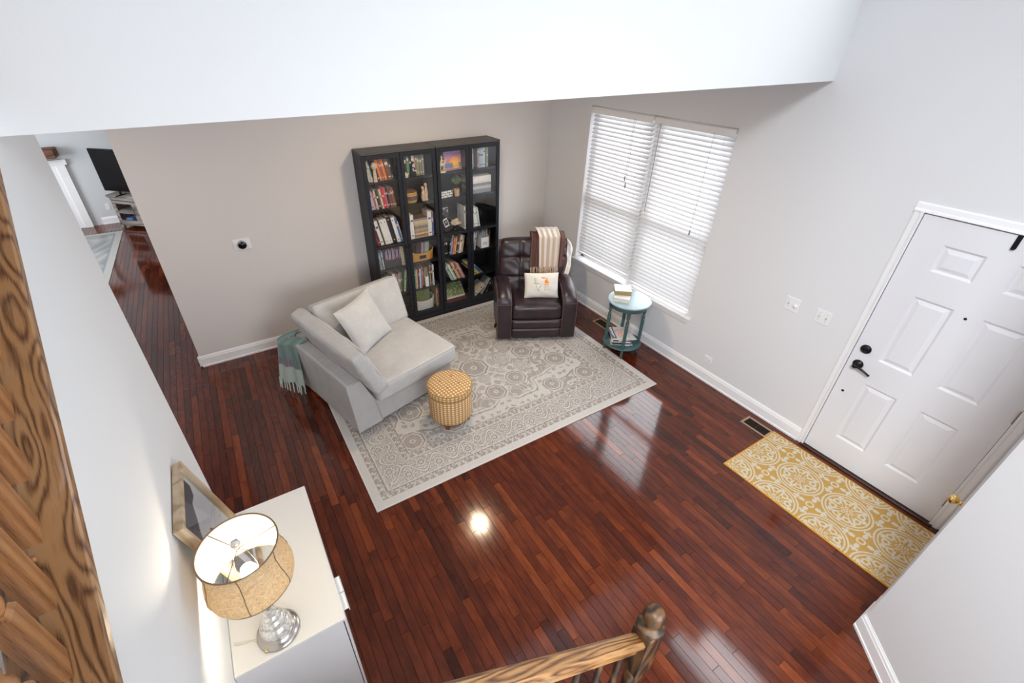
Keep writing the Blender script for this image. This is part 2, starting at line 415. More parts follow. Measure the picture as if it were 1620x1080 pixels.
# hardware on the door
dh = MB()
TX = Matrix.Translation((0, -4.0, .915)) @ Matrix.Rotation(R(-90), 4, 'Y')
dh.lathe([(.034, 0), (.036, .006), (.033, .010), (.022, .018), (.013, .022), (.012, .045), (.017, .050), (.017, .062), (.0, .066)], 20, T=TX)
dh.tube([(-.055, -4.0, .915), (-.060, -4.03, .918), (-.060, -4.06, .910), (-.058, -4.09, .898), (-.052, -4.105, .888)], [.010, .009, .008, .007, .008], 8)
dh.build('door_handle', BLACK, door)
dh = MB(); TX = Matrix.Translation((0, -4.0, 1.05)) @ Matrix.Rotation(R(-90), 4, 'Y')
dh.lathe([(.034, 0), (.036, .006), (.032, .012), (.024, .018), (.0, .02)], 20, T=TX); dh.box((-.045, -4.016, 1.044), (-.018, -3.984, 1.056), c=.003)
dh.build('deadbolt', BLACK, door)
TX = Matrix.Translation((0, -3.994, .653)) @ Matrix.Rotation(R(-90), 4, 'Y')
MB().lathe([(.009, 0), (.009, .004), (.0, .005)], 12, T=TX).build('screw_cap', BLACK, door)
TX = Matrix.Translation((0, -4.379, 1.505)) @ Matrix.Rotation(R(-90), 4, 'Y')
MB().lathe([(.008, 0), (.008, .004), (.004, .005), (.0, .003)], 12, T=TX).build('peephole', BLACK, door)
for z in (.25, 1.04, 1.83):
    MB().lathe([(.006, z-.05), (.008, z-.048), (.008, z+.048), (.006, z+.05)], 10, c=(-.008, DY1+.001)).build('hinge', M('aged_brass', (.25, .18, .10), .4, metal=.8), door)
mb = MB(); mb.box((-.004, -4.395, 1.975), (.0, -4.372, 2.052)); mb.box((-.003, -4.395, 2.0515), (.011, -4.372, 2.055)); mb.box((-.022, -4.392, 1.972), (-.004, -4.375, 1.977))
tag(mb.build('wreath_hanger', BLACK), 'dark metal wreath hook over the top edge of the front door', 'hook')
# closet door edge on (its knob shows past the wall corner)
cd = S('door_2', MB().box((-.93, cy_-.03, .012), (-.12, cy_+.004, 2.04)), DOORP)
kz = .91
TX = Matrix.Translation((-.885, cy_+.004, kz)) @ Matrix.Rotation(R(-90), 4, 'X')
MB().lathe([(.030, 0), (.032, .004), (.026, .008), (.011, .014), (.010, .024), (.020, .030), (.028, .040), (.029, .050), (.023, .060), (.010, .066), (0, .067)], 20, T=TX).build('door_knob', BRASS, cd)
S('trim_4', MB().box((-.985, cy_, 0), (-.935, cy_+.012, 2.10)).box((-.115, cy_, 0), (-.05, cy_+.012, 2.10)).box((-.985, cy_, 2.045), (-.05, cy_+.012, 2.10)), TRIM)

# ---- window_1 (two double-hung units), sill, glass; then the upper entry window
def window(name, y0, y1, z0, z1, units, rail=True):
    w_ = S(name, MB().box((.10, y1, z0), (.14, y1+.045, z1)).box((.10, y0-.045, z0), (.14, y0, z1)).box((.10, y1, z1-.045), (.14, y0, z1)).box((.10, y1, z0), (.14, y0, z0+.045)), TRIM)
    n = units; uw = (y0-y1)/n
    for k in range(n):
        b, a = y1+uw*k, y1+uw*(k+1)
        if k: MB().box((.09, b-.05, z0), (.145, b+.05, z1)).build('mullion', TRIM, w_)
        MB().box((.118, b+.04, z0+.04), (.122, a-.04, z1-.04)).build('pane', GLASS, w_)
        if rail:
            mz = (z0+z1)/2-.09
            mb = MB().box((.095, b+.04, mz-.035), (.135, a-.04, mz+.035)); mb.box((.10, b+.04, z0+.04), (.13, b+.085, z1-.04)); mb.box((.10, a-.085, z0+.04), (.13, a-.04, z1-.04))
            mb.build('sash', TRIM, w_)
    return w_
win = window('window_1', WY0, WY1, WZ0, WZ1, 2)
window('window_2', DY0, DY1, 3.2, 4.25, 1, False)
mb = MB(); mb.box((-.035, WY1-.045, WZ0-.018), (-.0005, WY0+.045, WZ0+.004), c=.003); mb.box((-.0005, WY1+.001, WZ0-.010), (.10, WY0-.001, WZ0+.004))
mb.prism([(-.002, WZ0-.022), (-.020, WZ0-.024), (-.016, WZ0-.05), (-.010, WZ0-.075), (-.002, WZ0-.08)], WY1-.02, WY0+.02, 'y')
S('trim_5', mb, TRIM)

# blinds
def Mslat():
    m, t, b = nt('blind_slat'); b.inputs['Base Color'].default_value = (.68, .68, .70, 1); b.inputs['Roughness'].default_value = .38
    b.inputs['Subsurface Weight'].default_value = 0
    tr = t.nodes.new('ShaderNodeBsdfTranslucent'); tr.inputs[0].default_value = (.85, .87, .9, 1)
    mx = t.nodes.new('ShaderNodeMixShader'); mx.inputs[0].default_value = .06
    o = t.nodes['Material Output']; L(t, b, 0, mx, 1); L(t, tr, 0, mx, 2); L(t, mx, 0, o, 'Surface'); MC['slat'] = m; return m
SLAT = Mslat()
def blind(y0, y1, zt, zb, label, cords, wand):
    w_ = y0-y1
    t_ = thing('window_blind', (.045, (y0+y1)/2, zb), label, 'blind')
    H = zt-zb
    MB().box((-.028, -w_/2, H-.045), (.03, w_/2, H), c=.003).build('head_rail', TRIM, t_)
    # valance
    MB().prism([(-.040, H-.066), (-.048, H-.060), (-.048, H-.012), (-.042, H-.004), (-.036, H-.004), (-.036, H-.066)], -w_/2, w_/2, 'y').build('valance', TRIM, t_)
    n = int((H-.09)/.0425)
    prof = []
    sw, th = .050, .0028
    me = None
    for k in range(n):
        z = H-.085-k*.0425
        tilt = R(40+random.uniform(-1.5, 1.5))
        if me is None:
            mb = MB(); pts = []
            for i in range(6):
                s_ = -sw/2+sw*i/5; pts.append((s_, .003*(1-(2*i/5-1)**2)))
            poly = [(a, b_+th/2) for a, b_ in pts]+[(a, b_-th/2) for a, b_ in pts[::-1]]
            mb.prism(poly, -w_/2+.004, w_/2-.004, 'y')
            o = mb.build('slat', SLAT, t_); me = o.data
        else:
            o = bpy.data.objects.new('slat', me); col.objects.link(o); o.parent = t_
        o.location = (0, random.uniform(-.002, .002), z); o.rotation_euler = (0, -tilt, 0)
    zl = H-.085-n*.0425
    MB().box((-.026, -w_/2+.004, zl-.004), (.026, w_/2-.004, zl+.014), c=.004).build('bottom_rail', TRIM, t_)
    for fy in (-.38, 0, .38):
        mb = MB()
        for sx in (-.027, .027): mb.tube([(sx, fy*w_, zl), (sx, fy*w_, H-.05)], .0011, 4)
        mb.build('ladder_cord', WHITE, t_)
    for (yy, zlow) in cords:
        mb = MB().tube([(-.052, yy, H-.05), (-.052, yy+.004, zlow+.05)], .0014, 5); mb.lathe([(.003, .055), (.007, .045), (.008, .01), (.005, 0), (0, 0)], 8, c=(-.052, yy+.004), T=Matrix.Translation((0, 0, zlow)))
        mb.build('pull_cord', M('cord_grey', (.30, .29, .28), .6), t_)
    for (yy, zlow) in wand:
        MB().tube([(-.054, yy, H-.05), (-.056, yy, zlow)], .0036, 6).build('tilt_wand', M('cord_grey', (.30, .29, .28), .6), t_)
    return t_
blind(WY0-.012, -1.625, 2.352, .640, 'white wooden slat blind over the window half nearest the bookcase', [(-.22, .98), (-.20, 1.05)], [])
blind(-1.645, WY1+.012, 2.352, .584, 'white wooden slat blind over the window half nearest the front door', [(-.24, .80)], [(.345, .87)])

# outside ground
S('ground_outside', MB().box((.2, -20, -.6), (30, 20, -.5)), M('lawn', (.12, .16, .06), .9, var=.3, vscale=3))

# ---- stairs
WOODF = Mwood('oak_honey', (.10, .035, .012), (.30, .13, .045), (.50, .26, .10), 'X', 14, dist=5)
CAPW = Mwood('oak_cap', (.022, .009, .006), (.13, .055, .020), (.33, .17, .070), 'Y', 24, rough=.38, coat=.25, dist=6.5, fine=.75, lg=.24)
BALW = Mwood('oak_baluster', (.10, .036, .014), (.27, .115, .043), (.42, .20, .08), 'Z', 30, rough=.34, coat=.25, dist=1.6, fine=.75, lg=.05)
NEWW = Mwood('oak_newel', (.010, .005, .003), (.040, .018, .008), (.13, .062, .022), 'Z', 22, rough=.45, coat=.0, dist=3, fine=.5, lg=.15)
CARPET = M('stair_carpet', (.62, .60, .56), .95, var=.12, vscale=60, bmp=.5, bscale=600)
mb = MB()
for k in range(8):   # lower flight, up towards the left (behind the newel, below the frame)
    x1 = -2.95-.25*k; z = .175*(k+1); mb.box((x1-.27, -5.65, z-.175 if k else .001), (x1, -4.64, z))
S('stairs_lower', mb, CARPET)
S('stair_landing', MB().box((-5.4, -6.98, 1.25), (-4.95, -2.85, 1.40)).box((-4.95, -6.98, 1.25), (-4.75, -4.55, 1.40)), CARPET)
mb = MB()
for k in range(8):
    y0 = -4.50+.22*k; mb.box((-5.4, y0, 1.40), (-4.46, -2.75, 1.40+.2*(k+1)))
S('stairs_upper', mb, CARPET)
# upper railing: cap + square-based balusters
rl = thing('stair_railing', (-4.352, -4.3, capz(-4.3)), 'oak stair railing with square footed balusters on a wide streaked cap', 'railing')
o3 = Vector(rl.location)
ang = math.atan(.926)
mb = MB()
def cpt(y, off): return (y+off*math.sin(-ang)-0, capz(y)+off*math.cos(ang))
y_a, y_b = -4.52, -3.0
pts = [cpt(y_a, 0), cpt(y_b, 0), cpt(y_b, -.028), cpt(y_a, -.028)]
ln_ = math.hypot(pts[1][0]-pts[0][0], pts[1][1]-pts[0][1])
mb.box((-.0785, 0, -.028), (.0785, ln_, 0), c=.004)
c_ = mb.build('rail_cap', CAPW, rl); c_.location = (0, pts[0][0]-o3.y, pts[0][1]-o3.z); c_.rotation_euler = (ang, 0, 0)
S('trim_6', MB().prism([(p[0], p[1]) for p in [cpt(y_a, -.03), cpt(y_b, -.03), cpt(y_b, -.22), cpt(y_a, -.22)]], XS-.135, XS-.112, 'x'), TRIM)
def baluster(y):
    z0 = capz(y); s_ = .0195; mb = MB()
    dz = .926*s_
    lo = [(-s_, -s_, -dz), (s_, -s_, -dz), (s_, s_, dz), (-s_, s_, dz)]
    h = .20; hi = [(-s_, -s_, h), (s_, -s_, h), (s_, s_, h), (-s_, s_, h)]; q = s_*.72
    h2 = [(-q, -q, h+.012), (q, -q, h+.012), (q, q, h+.012), (-q, q, h+.012)]
    mb.add(lo+hi+h2, [(0, 1, 5, 4), (1, 2, 6, 5), (2, 3, 7, 6), (3, 0, 4, 7), (4, 5, 9, 8), (5, 6, 10, 9), (6, 7, 11, 10), (7, 4, 8, 11), (8, 9, 10, 11)])
    mb.lathe([(.013, h+.010), (.016, h+.018), (.020, h+.030), (.020, h+.042), (.013, h+.056), (.012, h+.064), (.016, h+.075), (.019, h+.11), (.017, h+.2), (.012, h+.45), (.010, h+.62)], 14)
    o = mb.build('baluster', BALW, rl); o.location = (-.004, y-o3.y, z0-o3.z); return o
for k in range(-3, 10):
    y = -4.21+.021+.0985*k
    baluster(y)
pts = [(cpt(y_a, .72)), (cpt(y_b, .72)), (cpt(y_b, .66)), (cpt(y_a, .66))]
MB().prism([(p[0]-o3.y, p[1]-o3.z) for p in pts], -.03, .03, 'x').build('handrail', WOODF, rl)
MB().lathe([(.0065, -.002), (.0065, .004), (.004, .007), (0, .008)], 10).build('wood_plug', BALW, rl).location = (-.005, -4.031-o3.y, 2.075-o3.z)

# lower railing with newel at its foot
lr = thing('newel_railing', (-2.862, -4.54, 0), 'oak handrail descending to a dark newel post with a ball top', 'railing')
mb = MB(); mb.box((-.043, -.043, .0), (.043, .043, .30), c=.004)
mb.lathe([(.040, .30), (.034, .33), (.040, .35), (.030, .38), (.028, .5), (.034, .68), (.040, .72), (.034, .75), (.040, .77)], 20)
mb.box((-.043, -.043, .77), (.043, .043, 1.085), c=.005)
mb.build('newel_post', NEWW, lr)
mb = MB(); mb.lathe([(.042, 1.085), (.050, 1.092), (.052, 1.100), (.046, 1.108), (.030, 1.113), (.026, 1.122), (.028, 1.130), (.034, 1.14), (.0385, 1.155), (.040, 1.172), (.0375, 1.190), (.030, 1.203), (.018, 1.211), (0, 1.214)], 24)
mb.build('ball_finial', NEWW, lr)
sl = .825
def rz_(x): return 1.035+sl*(-x-.04)   # top of rail in local x (negative = up the stairs)
prof = [(-.030, 0), (-.031, -.012), (-.024, -.022), (-.018, -.040), (-.020, -.055), (.020, -.055), (.018, -.040), (.024, -.022), (.031, -.012), (.030, 0), (.018, .008), (-.018, .008)]
ra = math.atan(sl); n = len(prof)
ln_ = 1.86/math.cos(ra); mb = MB()
mb.prism([(a, b) for a, b in prof], 0, ln_, 'x', smooth=False)
o = mb.build('handrail', Mwood('oak_rail', (.035, .016, .010), (.20, .088, .030), (.42, .22, .085), 'X', 48, rough=.36, coat=.15, dist=3.4, fine=.6, lg=.075), lr)
o.location = (-.04, 0, rz_(-.04)); o.rotation_euler = (0, -ra, math.pi)
mb0 = None
for k in range(12):
    x = -.135-.118*k; zt = rz_(x)-.055; zb = max(.0, .175*math.floor((-x-.088)/.25+1)); 
    h = zt-zb
    mb = MB(); mb.lathe([(.013, 0), (.013, .04), (.018, .06), (.012, .085), (.019, .16), (.019, .24), (.014, .5), (.011, max(.6, h))], 12)
    o = mb.build('baluster', NEWW, lr); o.location = (x, -.0, zb)
# stringer carries the feet of the balusters
MB().prism([(-.045, 0), (-.045, .03), (-1.9, .03+sl*1.85), (-1.9, 0)], -.055, -.030, 'y').build('stringer', TRIM, lr)

# ================================================================ LAMPS IN THE CEILING (above the frame)
t_ = thing('ceiling_light', (-1.91, -1.52, ZC), 'flush round ceiling light over the living room rug', 'ceiling light')
MB().lathe([(.13, 0), (.13, -.012), (.11, -.028), (.10, -.030)], 28, cap=False).build('fixture_ring', WHITE, t_)

# ================================================================ BOOKCASES
SH = [.090, .405, .745, 1.035, 1.435, 1.720]
def bookcase(x0, label):
    W, D, H = .796, .275, 2.02
    t_ = thing('bookcase', (x0, 0, 0), label, 'bookcase')
    tk = .018
    mb = MB(); mb.box((0, -D, 0), (tk, -.002, H-tk)); mb.box((W-tk, -D, 0), (W, -.002, H-tk)); mb.build('side_panel', BOOKC, t_)
    MB().box((0, -.30, H-tk), (W, -.002, H), c=.002).build('top_panel', M('case_top', (.06, .055, .055), .45), t_)
    MB().box((tk, -.012, .05), (W-tk, -.004, H-tk)).build('back_panel', BOOKC, t_)
    MB().box((tk, -.262, 0), (W-tk, -.245, .075)).build('plinth', BOOKC, t_)
    MB().box((0, -.295, 0), (W, -.277, .062)).build('toe_kick', BOOKC, t_)
    for z in SH: MB().box((tk, -.262, z-.010), (W-tk, -.013, z+.010)).build('shelf', BOOKC, t_)
    for k in range(2):
        a, b = (.001, W/2-.0015) if k == 0 else (W/2+.0015, W-.001)
        z0, z1 = .066, H-tk-.002; st = .040
        mb = MB(); y0, y1 = -.298, -.278
        for lo, hi in (((a, y0, z0), (a+st, y1, z1)), ((b-st, y0, z0), (b, y1, z1)), ((a+st, y0, z0), (b-st, y1, z0+.055)), ((a+st, y0, z1-.045), (b-st, y1, z1)), ((a+st, y0, 1.018), (b-st, y1, 1.044))):
            mb.box(lo, hi, c=.002)
        d = mb.build('door', BOOKC, t_)
        MB().box((a+st-.004, -.290, z0+.05), (b-st+.004, -.287, 1.02)).build('glass_pane', GLASS, d)
        MB().box((a+st-.004, -.290, 1.04), (b-st+.004, -.287, z1-.04)).build('glass_pane', GLASS, d)
        hx = b-st/2 if k == 0 else a+st/2
        MB().lathe([(.007, 0), (.006, .012), (.010, .018), (.010, .024), (0, .028)], 10, T=Matrix.Translation((hx, y0, 1.0)) @ Matrix.Rotation(R(90), 4, 'X')).build('knob', BLACK, d)
    return t_
BX = -2.506
bookcase(BX, 'black glass door bookcase beside the beige sofa, holding the row of white binders')
bookcase(BX+.802, 'black glass door bookcase behind the recliner, holding the sunset painting')

PAL = dict(white=(.72, .72, .70), cream=(.62, .55, .42), tan=(.45, .32, .19), brown=(.13, .06, .035), black=(.015, .014, .018), grey=(.22, .23, .25), orange=(.70, .17, .03),
           red=(.45, .02, .03), maroon=(.13, .02, .035), green=(.07, .22, .10), lime=(.30, .45, .08), teal=(.06, .22, .22), blue=(.06, .14, .34), navy=(.02, .03, .09),
           pale_blue=(.33, .48, .58), lavender=(.38, .36, .52), pink=(.62, .40, .45), yellow=(.75, .50, .05), purple=(.14, .06, .16), olive=(.20, .19, .08), rust=(.36, .09, .04),
           silver=(.45, .46, .48), mint=(.42, .60, .48), dusty_rose=(.38, .20, .22), rose=(.45, .10, .18))
PAGES = M('book_pages', (.66, .62, .54), .9, var=.08, vscale=300, stretch=(8, 1, 1))
def cover(c):
    return M('cover_'+c, PAL[c], .45, var=.12, vscale=20)
ORD = ['first', 'second', 'third', 'fourth', 'fifth', 'sixth', 'seventh', 'eighth', 'ninth', 'tenth', 'eleventh', 'twelfth', 'thirteenth', 'fourteenth', 'fifteenth', 'sixteenth', 'seventeenth', 'eighteenth']
COUNT = {}
ROWN = {6: 'top', 5: 'second', 4: 'third', 3: 'fourth', 2: 'fifth', 1: 'bottom'}
COLN = ['leftmost', 'second', 'third', 'rightmost']
def book_mesh(w_, h, d, c, kind):
    mb = MB(); t = min(.0025, w_*.2)
    if kind == 'binder':
        mb.box((0, 0, 0), (w_, t, h)).box((0, t, 0), (t, d, h)).box((w_-t, t, 0), (w_, d, h))
        mb.mat(1).box((t, t, .006), (w_-t, d-.01, h-.008))
        mb.mat(2)
        for zz in (.035, h-.035):
            mb.lathe([(.006, 0), (.0045, .0015), (0, .0016)], 10, T=Matrix.Translation((w_/2, 0, zz)) @ Matrix.Rotation(R(90), 4, 'X'))
        return mb, [cover(c), PAGES, BLACK if c != 'black' else WHITE]
    mb.box((0, 0, 0), (w_, t, h)).box((0, t, 0), (t, d, h)).box((w_-t, t, 0), (w_, d, h))
    mb.mat(1).box((t, t, .003), (w_-t, d-.003, h-.003))
    mats = [cover(c), PAGES]
    if w_ > .011:
        # title band on the spine
        mb.mat(2); zz = h*random.uniform(.55, .75); hh = h*random.uniform(.05, .16)
        mb.box((w_*.18, -.0006, zz), (w_*.82, .0002, zz+hh)); mb.box((w_*.25, -.0006, h*.12), (w_*.75, .0002, h*.12+.012))
        mats.append(cover('cream' if sum(PAL[c]) < 1.0 else 'brown'))
    return mb, mats
def shelf_row(ci, row, x, items, y=-.245, tilt=0):
    """items: (colour, width, height, kind); tilt in degrees, + = top leans to the right."""
    z = SH[row-1]+.0105; n = COUNT.get((ci, row), 0)
    for it in items:
        if it[0] == 'gap': x += it[1]; continue
        c, w_, h = it[:3]; kind = it[3] if len(it) > 3 else 'book'
        tl = it[4] if len(it) > 4 else tilt
        d = random.uniform(.14, .19)
        mb, mats = book_mesh(w_, h, d, c, kind)
        size = 'slim ' if w_ < .013 else ('thick ' if w_ > .034 else '')
        o = mb.build('binder' if kind == 'binder' else 'book', mats)
        a = R(tl)
        yy = y+random.uniform(-.008, .006)
        if tl >= 0:
            o.rotation_euler = (0, a, 0); o.location = (x+w_*0, yy, z+w_*math.sin(a))
        else:
            o.rotation_euler = (0, a, 0); o.location = (x, yy, z)
        x += w_/math.cos(a)+.0009
        cn = c.replace('_', ' ')
        kd = 'ring binder' if kind == 'binder' else 'book'
        tag(o, f'{size}{cn} {kd}, {ORD[n]} from left, {ROWN[row]} shelf, {COLN[ci]} glass door', 'binder' if kind == 'binder' else 'book', f'books on the {ROWN[row]} shelf behind the {COLN[ci]} glass door')
        n += 1
    COUNT[(ci, row)] = n
    return x
CX = [BX+.030, BX+.415, BX+.802+.030, BX+.802+.415]
b_ = 'binder'
# leftmost door
shelf_row(0, 6, CX[0]+.038, [('white', .010, .225), ('cream', .012, .215), ('cream', .010, .21), ('teal', .014, .225), ('gap', .040), ('black', .024, .215), ('orange', .026, .228), ('rust', .014, .225), ('brown', .012, .225), ('orange', .028, .226), ('brown', .046, .225), ('black', .02, .22)], tilt=-11)
shelf_row(0, 5, CX[0]+.022, [('lavender', .040, .20), ('dusty_rose', .010, .19), ('rust', .012, .19), ('cream', .014, .205), ('black', .030, .205), ('olive', .010, .205), ('cream', .016, .21), ('red', .034, .225), ('rose', .018, .215), ('black', .022, .21), ('brown', .020, .225), ('maroon', .014, .21), ('rust', .012, .215), ('brown', .014, .21)], tilt=-8)
shelf_row(0, 4, CX[0]+.04, [('red', .008, .26), ('maroon', .026, .25), ('white', .034, .285), ('black', .010, .28), ('olive', .008, .28), ('white', .040, .29, b_), ('white', .040, .29, b_), ('black', .050, .305, b_), ('white', .036, .295, b_), ('blue', .024, .29), ('white', .008, .24)], tilt=-11)
shelf_row(0, 3, CX[0]+.004, [('silver', .008, .22), ('yellow', .013, .225), ('gap', .006), ('grey', .012, .21), ('silver', .008, .21), ('gap', .012), ('pale_blue', .018, .215)], tilt=-3)
shelf_row(0, 3, CX[0]+.30, [('cream', .012, .23), ('lime', .006, .23), ('pink', .012, .22)], y=-.235, tilt=-3)
shelf_row(0, 2, CX[0]+.01, [('red', .012, .20), ('pink', .014, .20), ('red', .012, .19), ('cream', .014, .2), ('gap', .02), ('orange', .040, .205), ('cream', .034, .26), ('maroon', .012, .255), ('dusty_rose', .014, .25), ('grey', .012, .24), ('dusty_rose', .014, .26), ('teal', .018, .255), ('brown', .016, .25)], tilt=6)
shelf_row(0, 2, CX[0]+.278, [('lime', .012, .25), ('pale_blue', .016, .27)], y=-.24, tilt=7)
shelf_row(0, 1, CX[0]+.08, [('black', .02, .2), ('brown', .02, .22), ('navy', .024, .21), ('orange', .016, .15), ('grey', .02, .22), ('olive', .024, .24), ('tan', .014, .24), ('silver', .018, .235), ('olive', .016, .24), ('cream', .010, .235)], tilt=-9)
# second door
shelf_row(1, 6, CX[1]+.005, [('silver', .018, .215), ('grey', .024, .21), ('black', .024, .22), ('green', .028, .225), ('black', .028, .215), ('white', .018, .225), ('pink', .022, .225), ('olive', .022, .22), ('grey', .024, .222), ('olive', .026, .218), ('grey', .022, .22)], y=-.222, tilt=0)
shelf_row(1, 4, CX[1]+.000, [('maroon', .020, .25), ('white', .030, .165), ('white', .040, .275)], tilt=0)
shelf_row(1, 4, CX[1]+.262, [('white', .048, .285), ('blue', .018, .285)], tilt=0)
shelf_row(1, 2, CX[1]+.004, [('cream', .011, .245), ('white', .007, .24), ('green', .014, .25), ('teal', .012, .245), ('lime', .009, .235), ('pink', .010, .25), ('red', .011, .245), ('navy', .013, .255), ('white', .008, .25), ('pale_blue', .011, .25), ('navy', .009, .235), ('orange', .012, .265)], tilt=2)
shelf_row(1, 2, CX[1]+.226, [('brown', .018, .27), ('cream', .006, .27), ('black', .014, .25), ('silver', .010, .26), ('white', .013, .27)], tilt=0)
shelf_row(1, 1, CX[1]+.308, [('tan', .008, .26), ('brown', .012, .27), ('rust', .010, .265)], tilt=0)
# third door
shelf_row(2, 4, CX[2]+.002, [('white', .020, .29)], tilt=0)
shelf_row(2, 4, CX[2]+.312, [('white', .018, .27), ('black', .012, .25)], tilt=0)
shelf_row(2, 3, CX[2]+.002, [('maroon', .018, .20), ('brown', .014, .215), ('black', .022, .215), ('black', .020, .21)], tilt=0)
shelf_row(2, 3, CX[2]+.086, [('black', .016, .21), ('teal', .012, .215), ('pale_blue', .012, .24), ('rose', .014, .205), ('pink', .013, .21), ('orange', .008, .205), ('yellow', .013, .215), ('black', .012, .2), ('purple', .022, .205), ('tan', .008, .205), ('white', .022, .225), ('tan', .030, .215)], tilt=9)
shelf_row(2, 2, CX[2]+.112, [('white', .010, .20), ('mint', .014, .225), ('green', .010, .23), ('white', .011, .24), ('white', .010, .235), ('cream', .009, .24), ('black', .014, .225), ('tan', .016, .245), ('cream', .016, .25), ('red', .012, .245), ('orange', .013, .245), ('pale_blue', .011, .235), ('silver', .010, .23), ('red', .014, .21)], y=-.25, tilt=-24)
# rightmost door
shelf_row(3, 6, CX[3]+.006, [('pink', .024, .225), ('white', .030, .235), ('gap', .05), ('grey', .020, .22), ('lavender', .028, .225), ('pale_blue', .030, .228), ('mint', .026, .215), ('gap', .01), ('grey', .026, .22)], tilt=0)
shelf_row(3, 4, CX[3]+.036, [('white', .018, .235), ('silver', .010, .235), ('white', .024, .24), ('white', .024, .24), ('mint', .016, .24), ('white', .010, .235)], tilt=-8)
shelf_row(3, 3, CX[3]+.022, [('silver', .008, .21), ('white', .010, .225), ('grey', .010, .22), ('silver', .012, .215), ('grey', .010, .21)], tilt=8)
shelf_row(3, 2, CX[3]+.060, [('yellow', .014, .16), ('black', .010, .16), ('yellow', .016, .225), ('lime', .012, .235), ('pale_blue', .013, .24), ('navy', .012, .24), ('blue', .014, .245)], y=-.25, tilt=-42)
# stacked magazines behind the second door
for k in range(11):
    z = SH[3]+.0105+k*.0205; c = ['tan', 'brown', 'yellow', 'rust', 'tan', 'olive', 'brown', 'tan', 'yellow', 'silver', 'brown'][k]
    mb = MB(); mb.box((0, 0, 0), (.165, .21, .003)).mat(1).box((.001, .001, .003), (.164, .209, .0165)).mat(0).box((0, 0, .0165), (.165, .21, .0195))
    o = mb.build('magazine', [cover(c), M('mag_pages_'+c, tuple(.5*a+.2 for a in PAL[c]), .7, var=.4, vscale=90)]); o.location = (CX[1]+.095+random.uniform(-.002, .002), -.245+random.uniform(-.004, .004), z)
    tag(o, f'magazine in the flat tan pile behind the second glass door, {ORD[k]} from the bottom', 'magazine', 'flat magazine pile behind the second glass door')
# flat boxes/books behind the rightmost door
zz = SH[4]+.0105
for k, (c, h, lab) in enumerate([('grey', .045, 'grey box file'), ('silver', .035, 'silver box file'), ('grey', .03, 'grey book'), ('pink', .016, 'pink floral book'), ('white', .062, 'white box')]):
    mb = MB(); mb.box((0, 0, 0), (.295, .19, .003)).mat(1).box((.002, .002, .003), (.293, .188, h-.003)).mat(0).box((0, 0, h-.003), (.295, .19, h))
    o = mb.build('storage_box', [cover(c), cover('white' if c in ('white', 'pink') else c)]); o.location = (CX[3]+.004, -.245, zz); zz += h+.001
    tag(o, f'{lab} lying flat, {ORD[k]} from the bottom, second shelf behind the rightmost glass door', 'box', 'flat pile behind the rightmost glass door')
# small dark box with cd cases on top, leftmost door
mb = MB().box((0, 0, 0), (.20, .16, .095), c=.003).box((.09, -.002, .04), (.12, .001, .055))
o = mb.build('storage_box', M('dark_felt', (.035, .033, .040), .95, var=.4, vscale=120)); o.location = (CX[0]+.092, -.235, SH[2]+.0105); tag(o, 'dark grey felt box under the disc cases behind the leftmost glass door', 'box')
x = CX[0]+.094
for k in range(14):
    c = ['purple', 'maroon', 'dusty_rose', 'purple', 'tan', 'purple', 'maroon', 'silver', 'purple', 'rose', 'maroon', 'purple', 'brown', 'purple'][k]
    o = MB().box((0, 0, 0), (.0125, .12, .125), c=.001).mat(1).box((.002, -.0004, .02), (.0105, .001, .11)).build('disc_case', [cover(c), cover('lavender' if k % 3 else 'black')])
    o.location = (x, -.233, SH[2]+.0105+.0965); x += .0138
    tag(o, f'upright {c.replace("_", " ")} disc case, {ORD[k]} from the left, on the dark felt box', 'disc case', 'disc cases on the felt box')

# ---- ornaments in the cases
WOODT = M('carved_wood', (.62, .46, .32), .6, var=.25, vscale=40)
CERC = M('cream_ceramic', (.66, .56, .42), .45, var=.2, vscale=60)
def zt(r): return SH[r-1]+.0105
# carved bust, leftmost door top shelf
def lumpy(mb, c, r, n=10, sc_=(1, 1, 1), seed=0, amp=.12):
    bm = bmesh.new(); bmesh.ops.create_icosphere(bm, subdivisions=2, radius=1)
    rs = random.Random(seed); ph = [rs.uniform(0, 6.3) for _ in range(3)]
    for v in bm.verts:
        k = 1+amp*(math.sin(4*v.co.x+ph[0])*math.sin(4*v.co.y+ph[1])+.6*math.sin(6*v.co.z+ph[2]))
        v.co = Vector((c[0]+v.co.x*r*sc_[0]*k, c[1]+v.co.y*r*sc_[1]*k, c[2]+v.co.z*r*sc_[2]*k))
    bm.verts.index_update(); mb.add([v.co.copy() for v in bm.verts], [[v.index for v in f.verts] for f in bm.faces], True); bm.free(); return mb
mb = MB(); mb.lathe([(.020, 0), (.024, .01), (.019, .03), (.018, .09), (.014, .12), (.020, .13)], 16); lumpy(mb, (0, -.006, .155), .034, sc_=(.95, 1, 1.1), seed=3, amp=.10); mb.lathe([(.0, -.016), (.006, -.006), (.008, 0)], 8, T=Matrix.Translation((0, -.044, .155)))
o = mb.build('carved_figure', WOODT); o.location = (CX[0]+.100, -.252, zt(6)); o.scale = (1, .72, 1); tag(o, 'pale carved wooden head on a neck, top shelf behind the leftmost glass door', 'figurine')
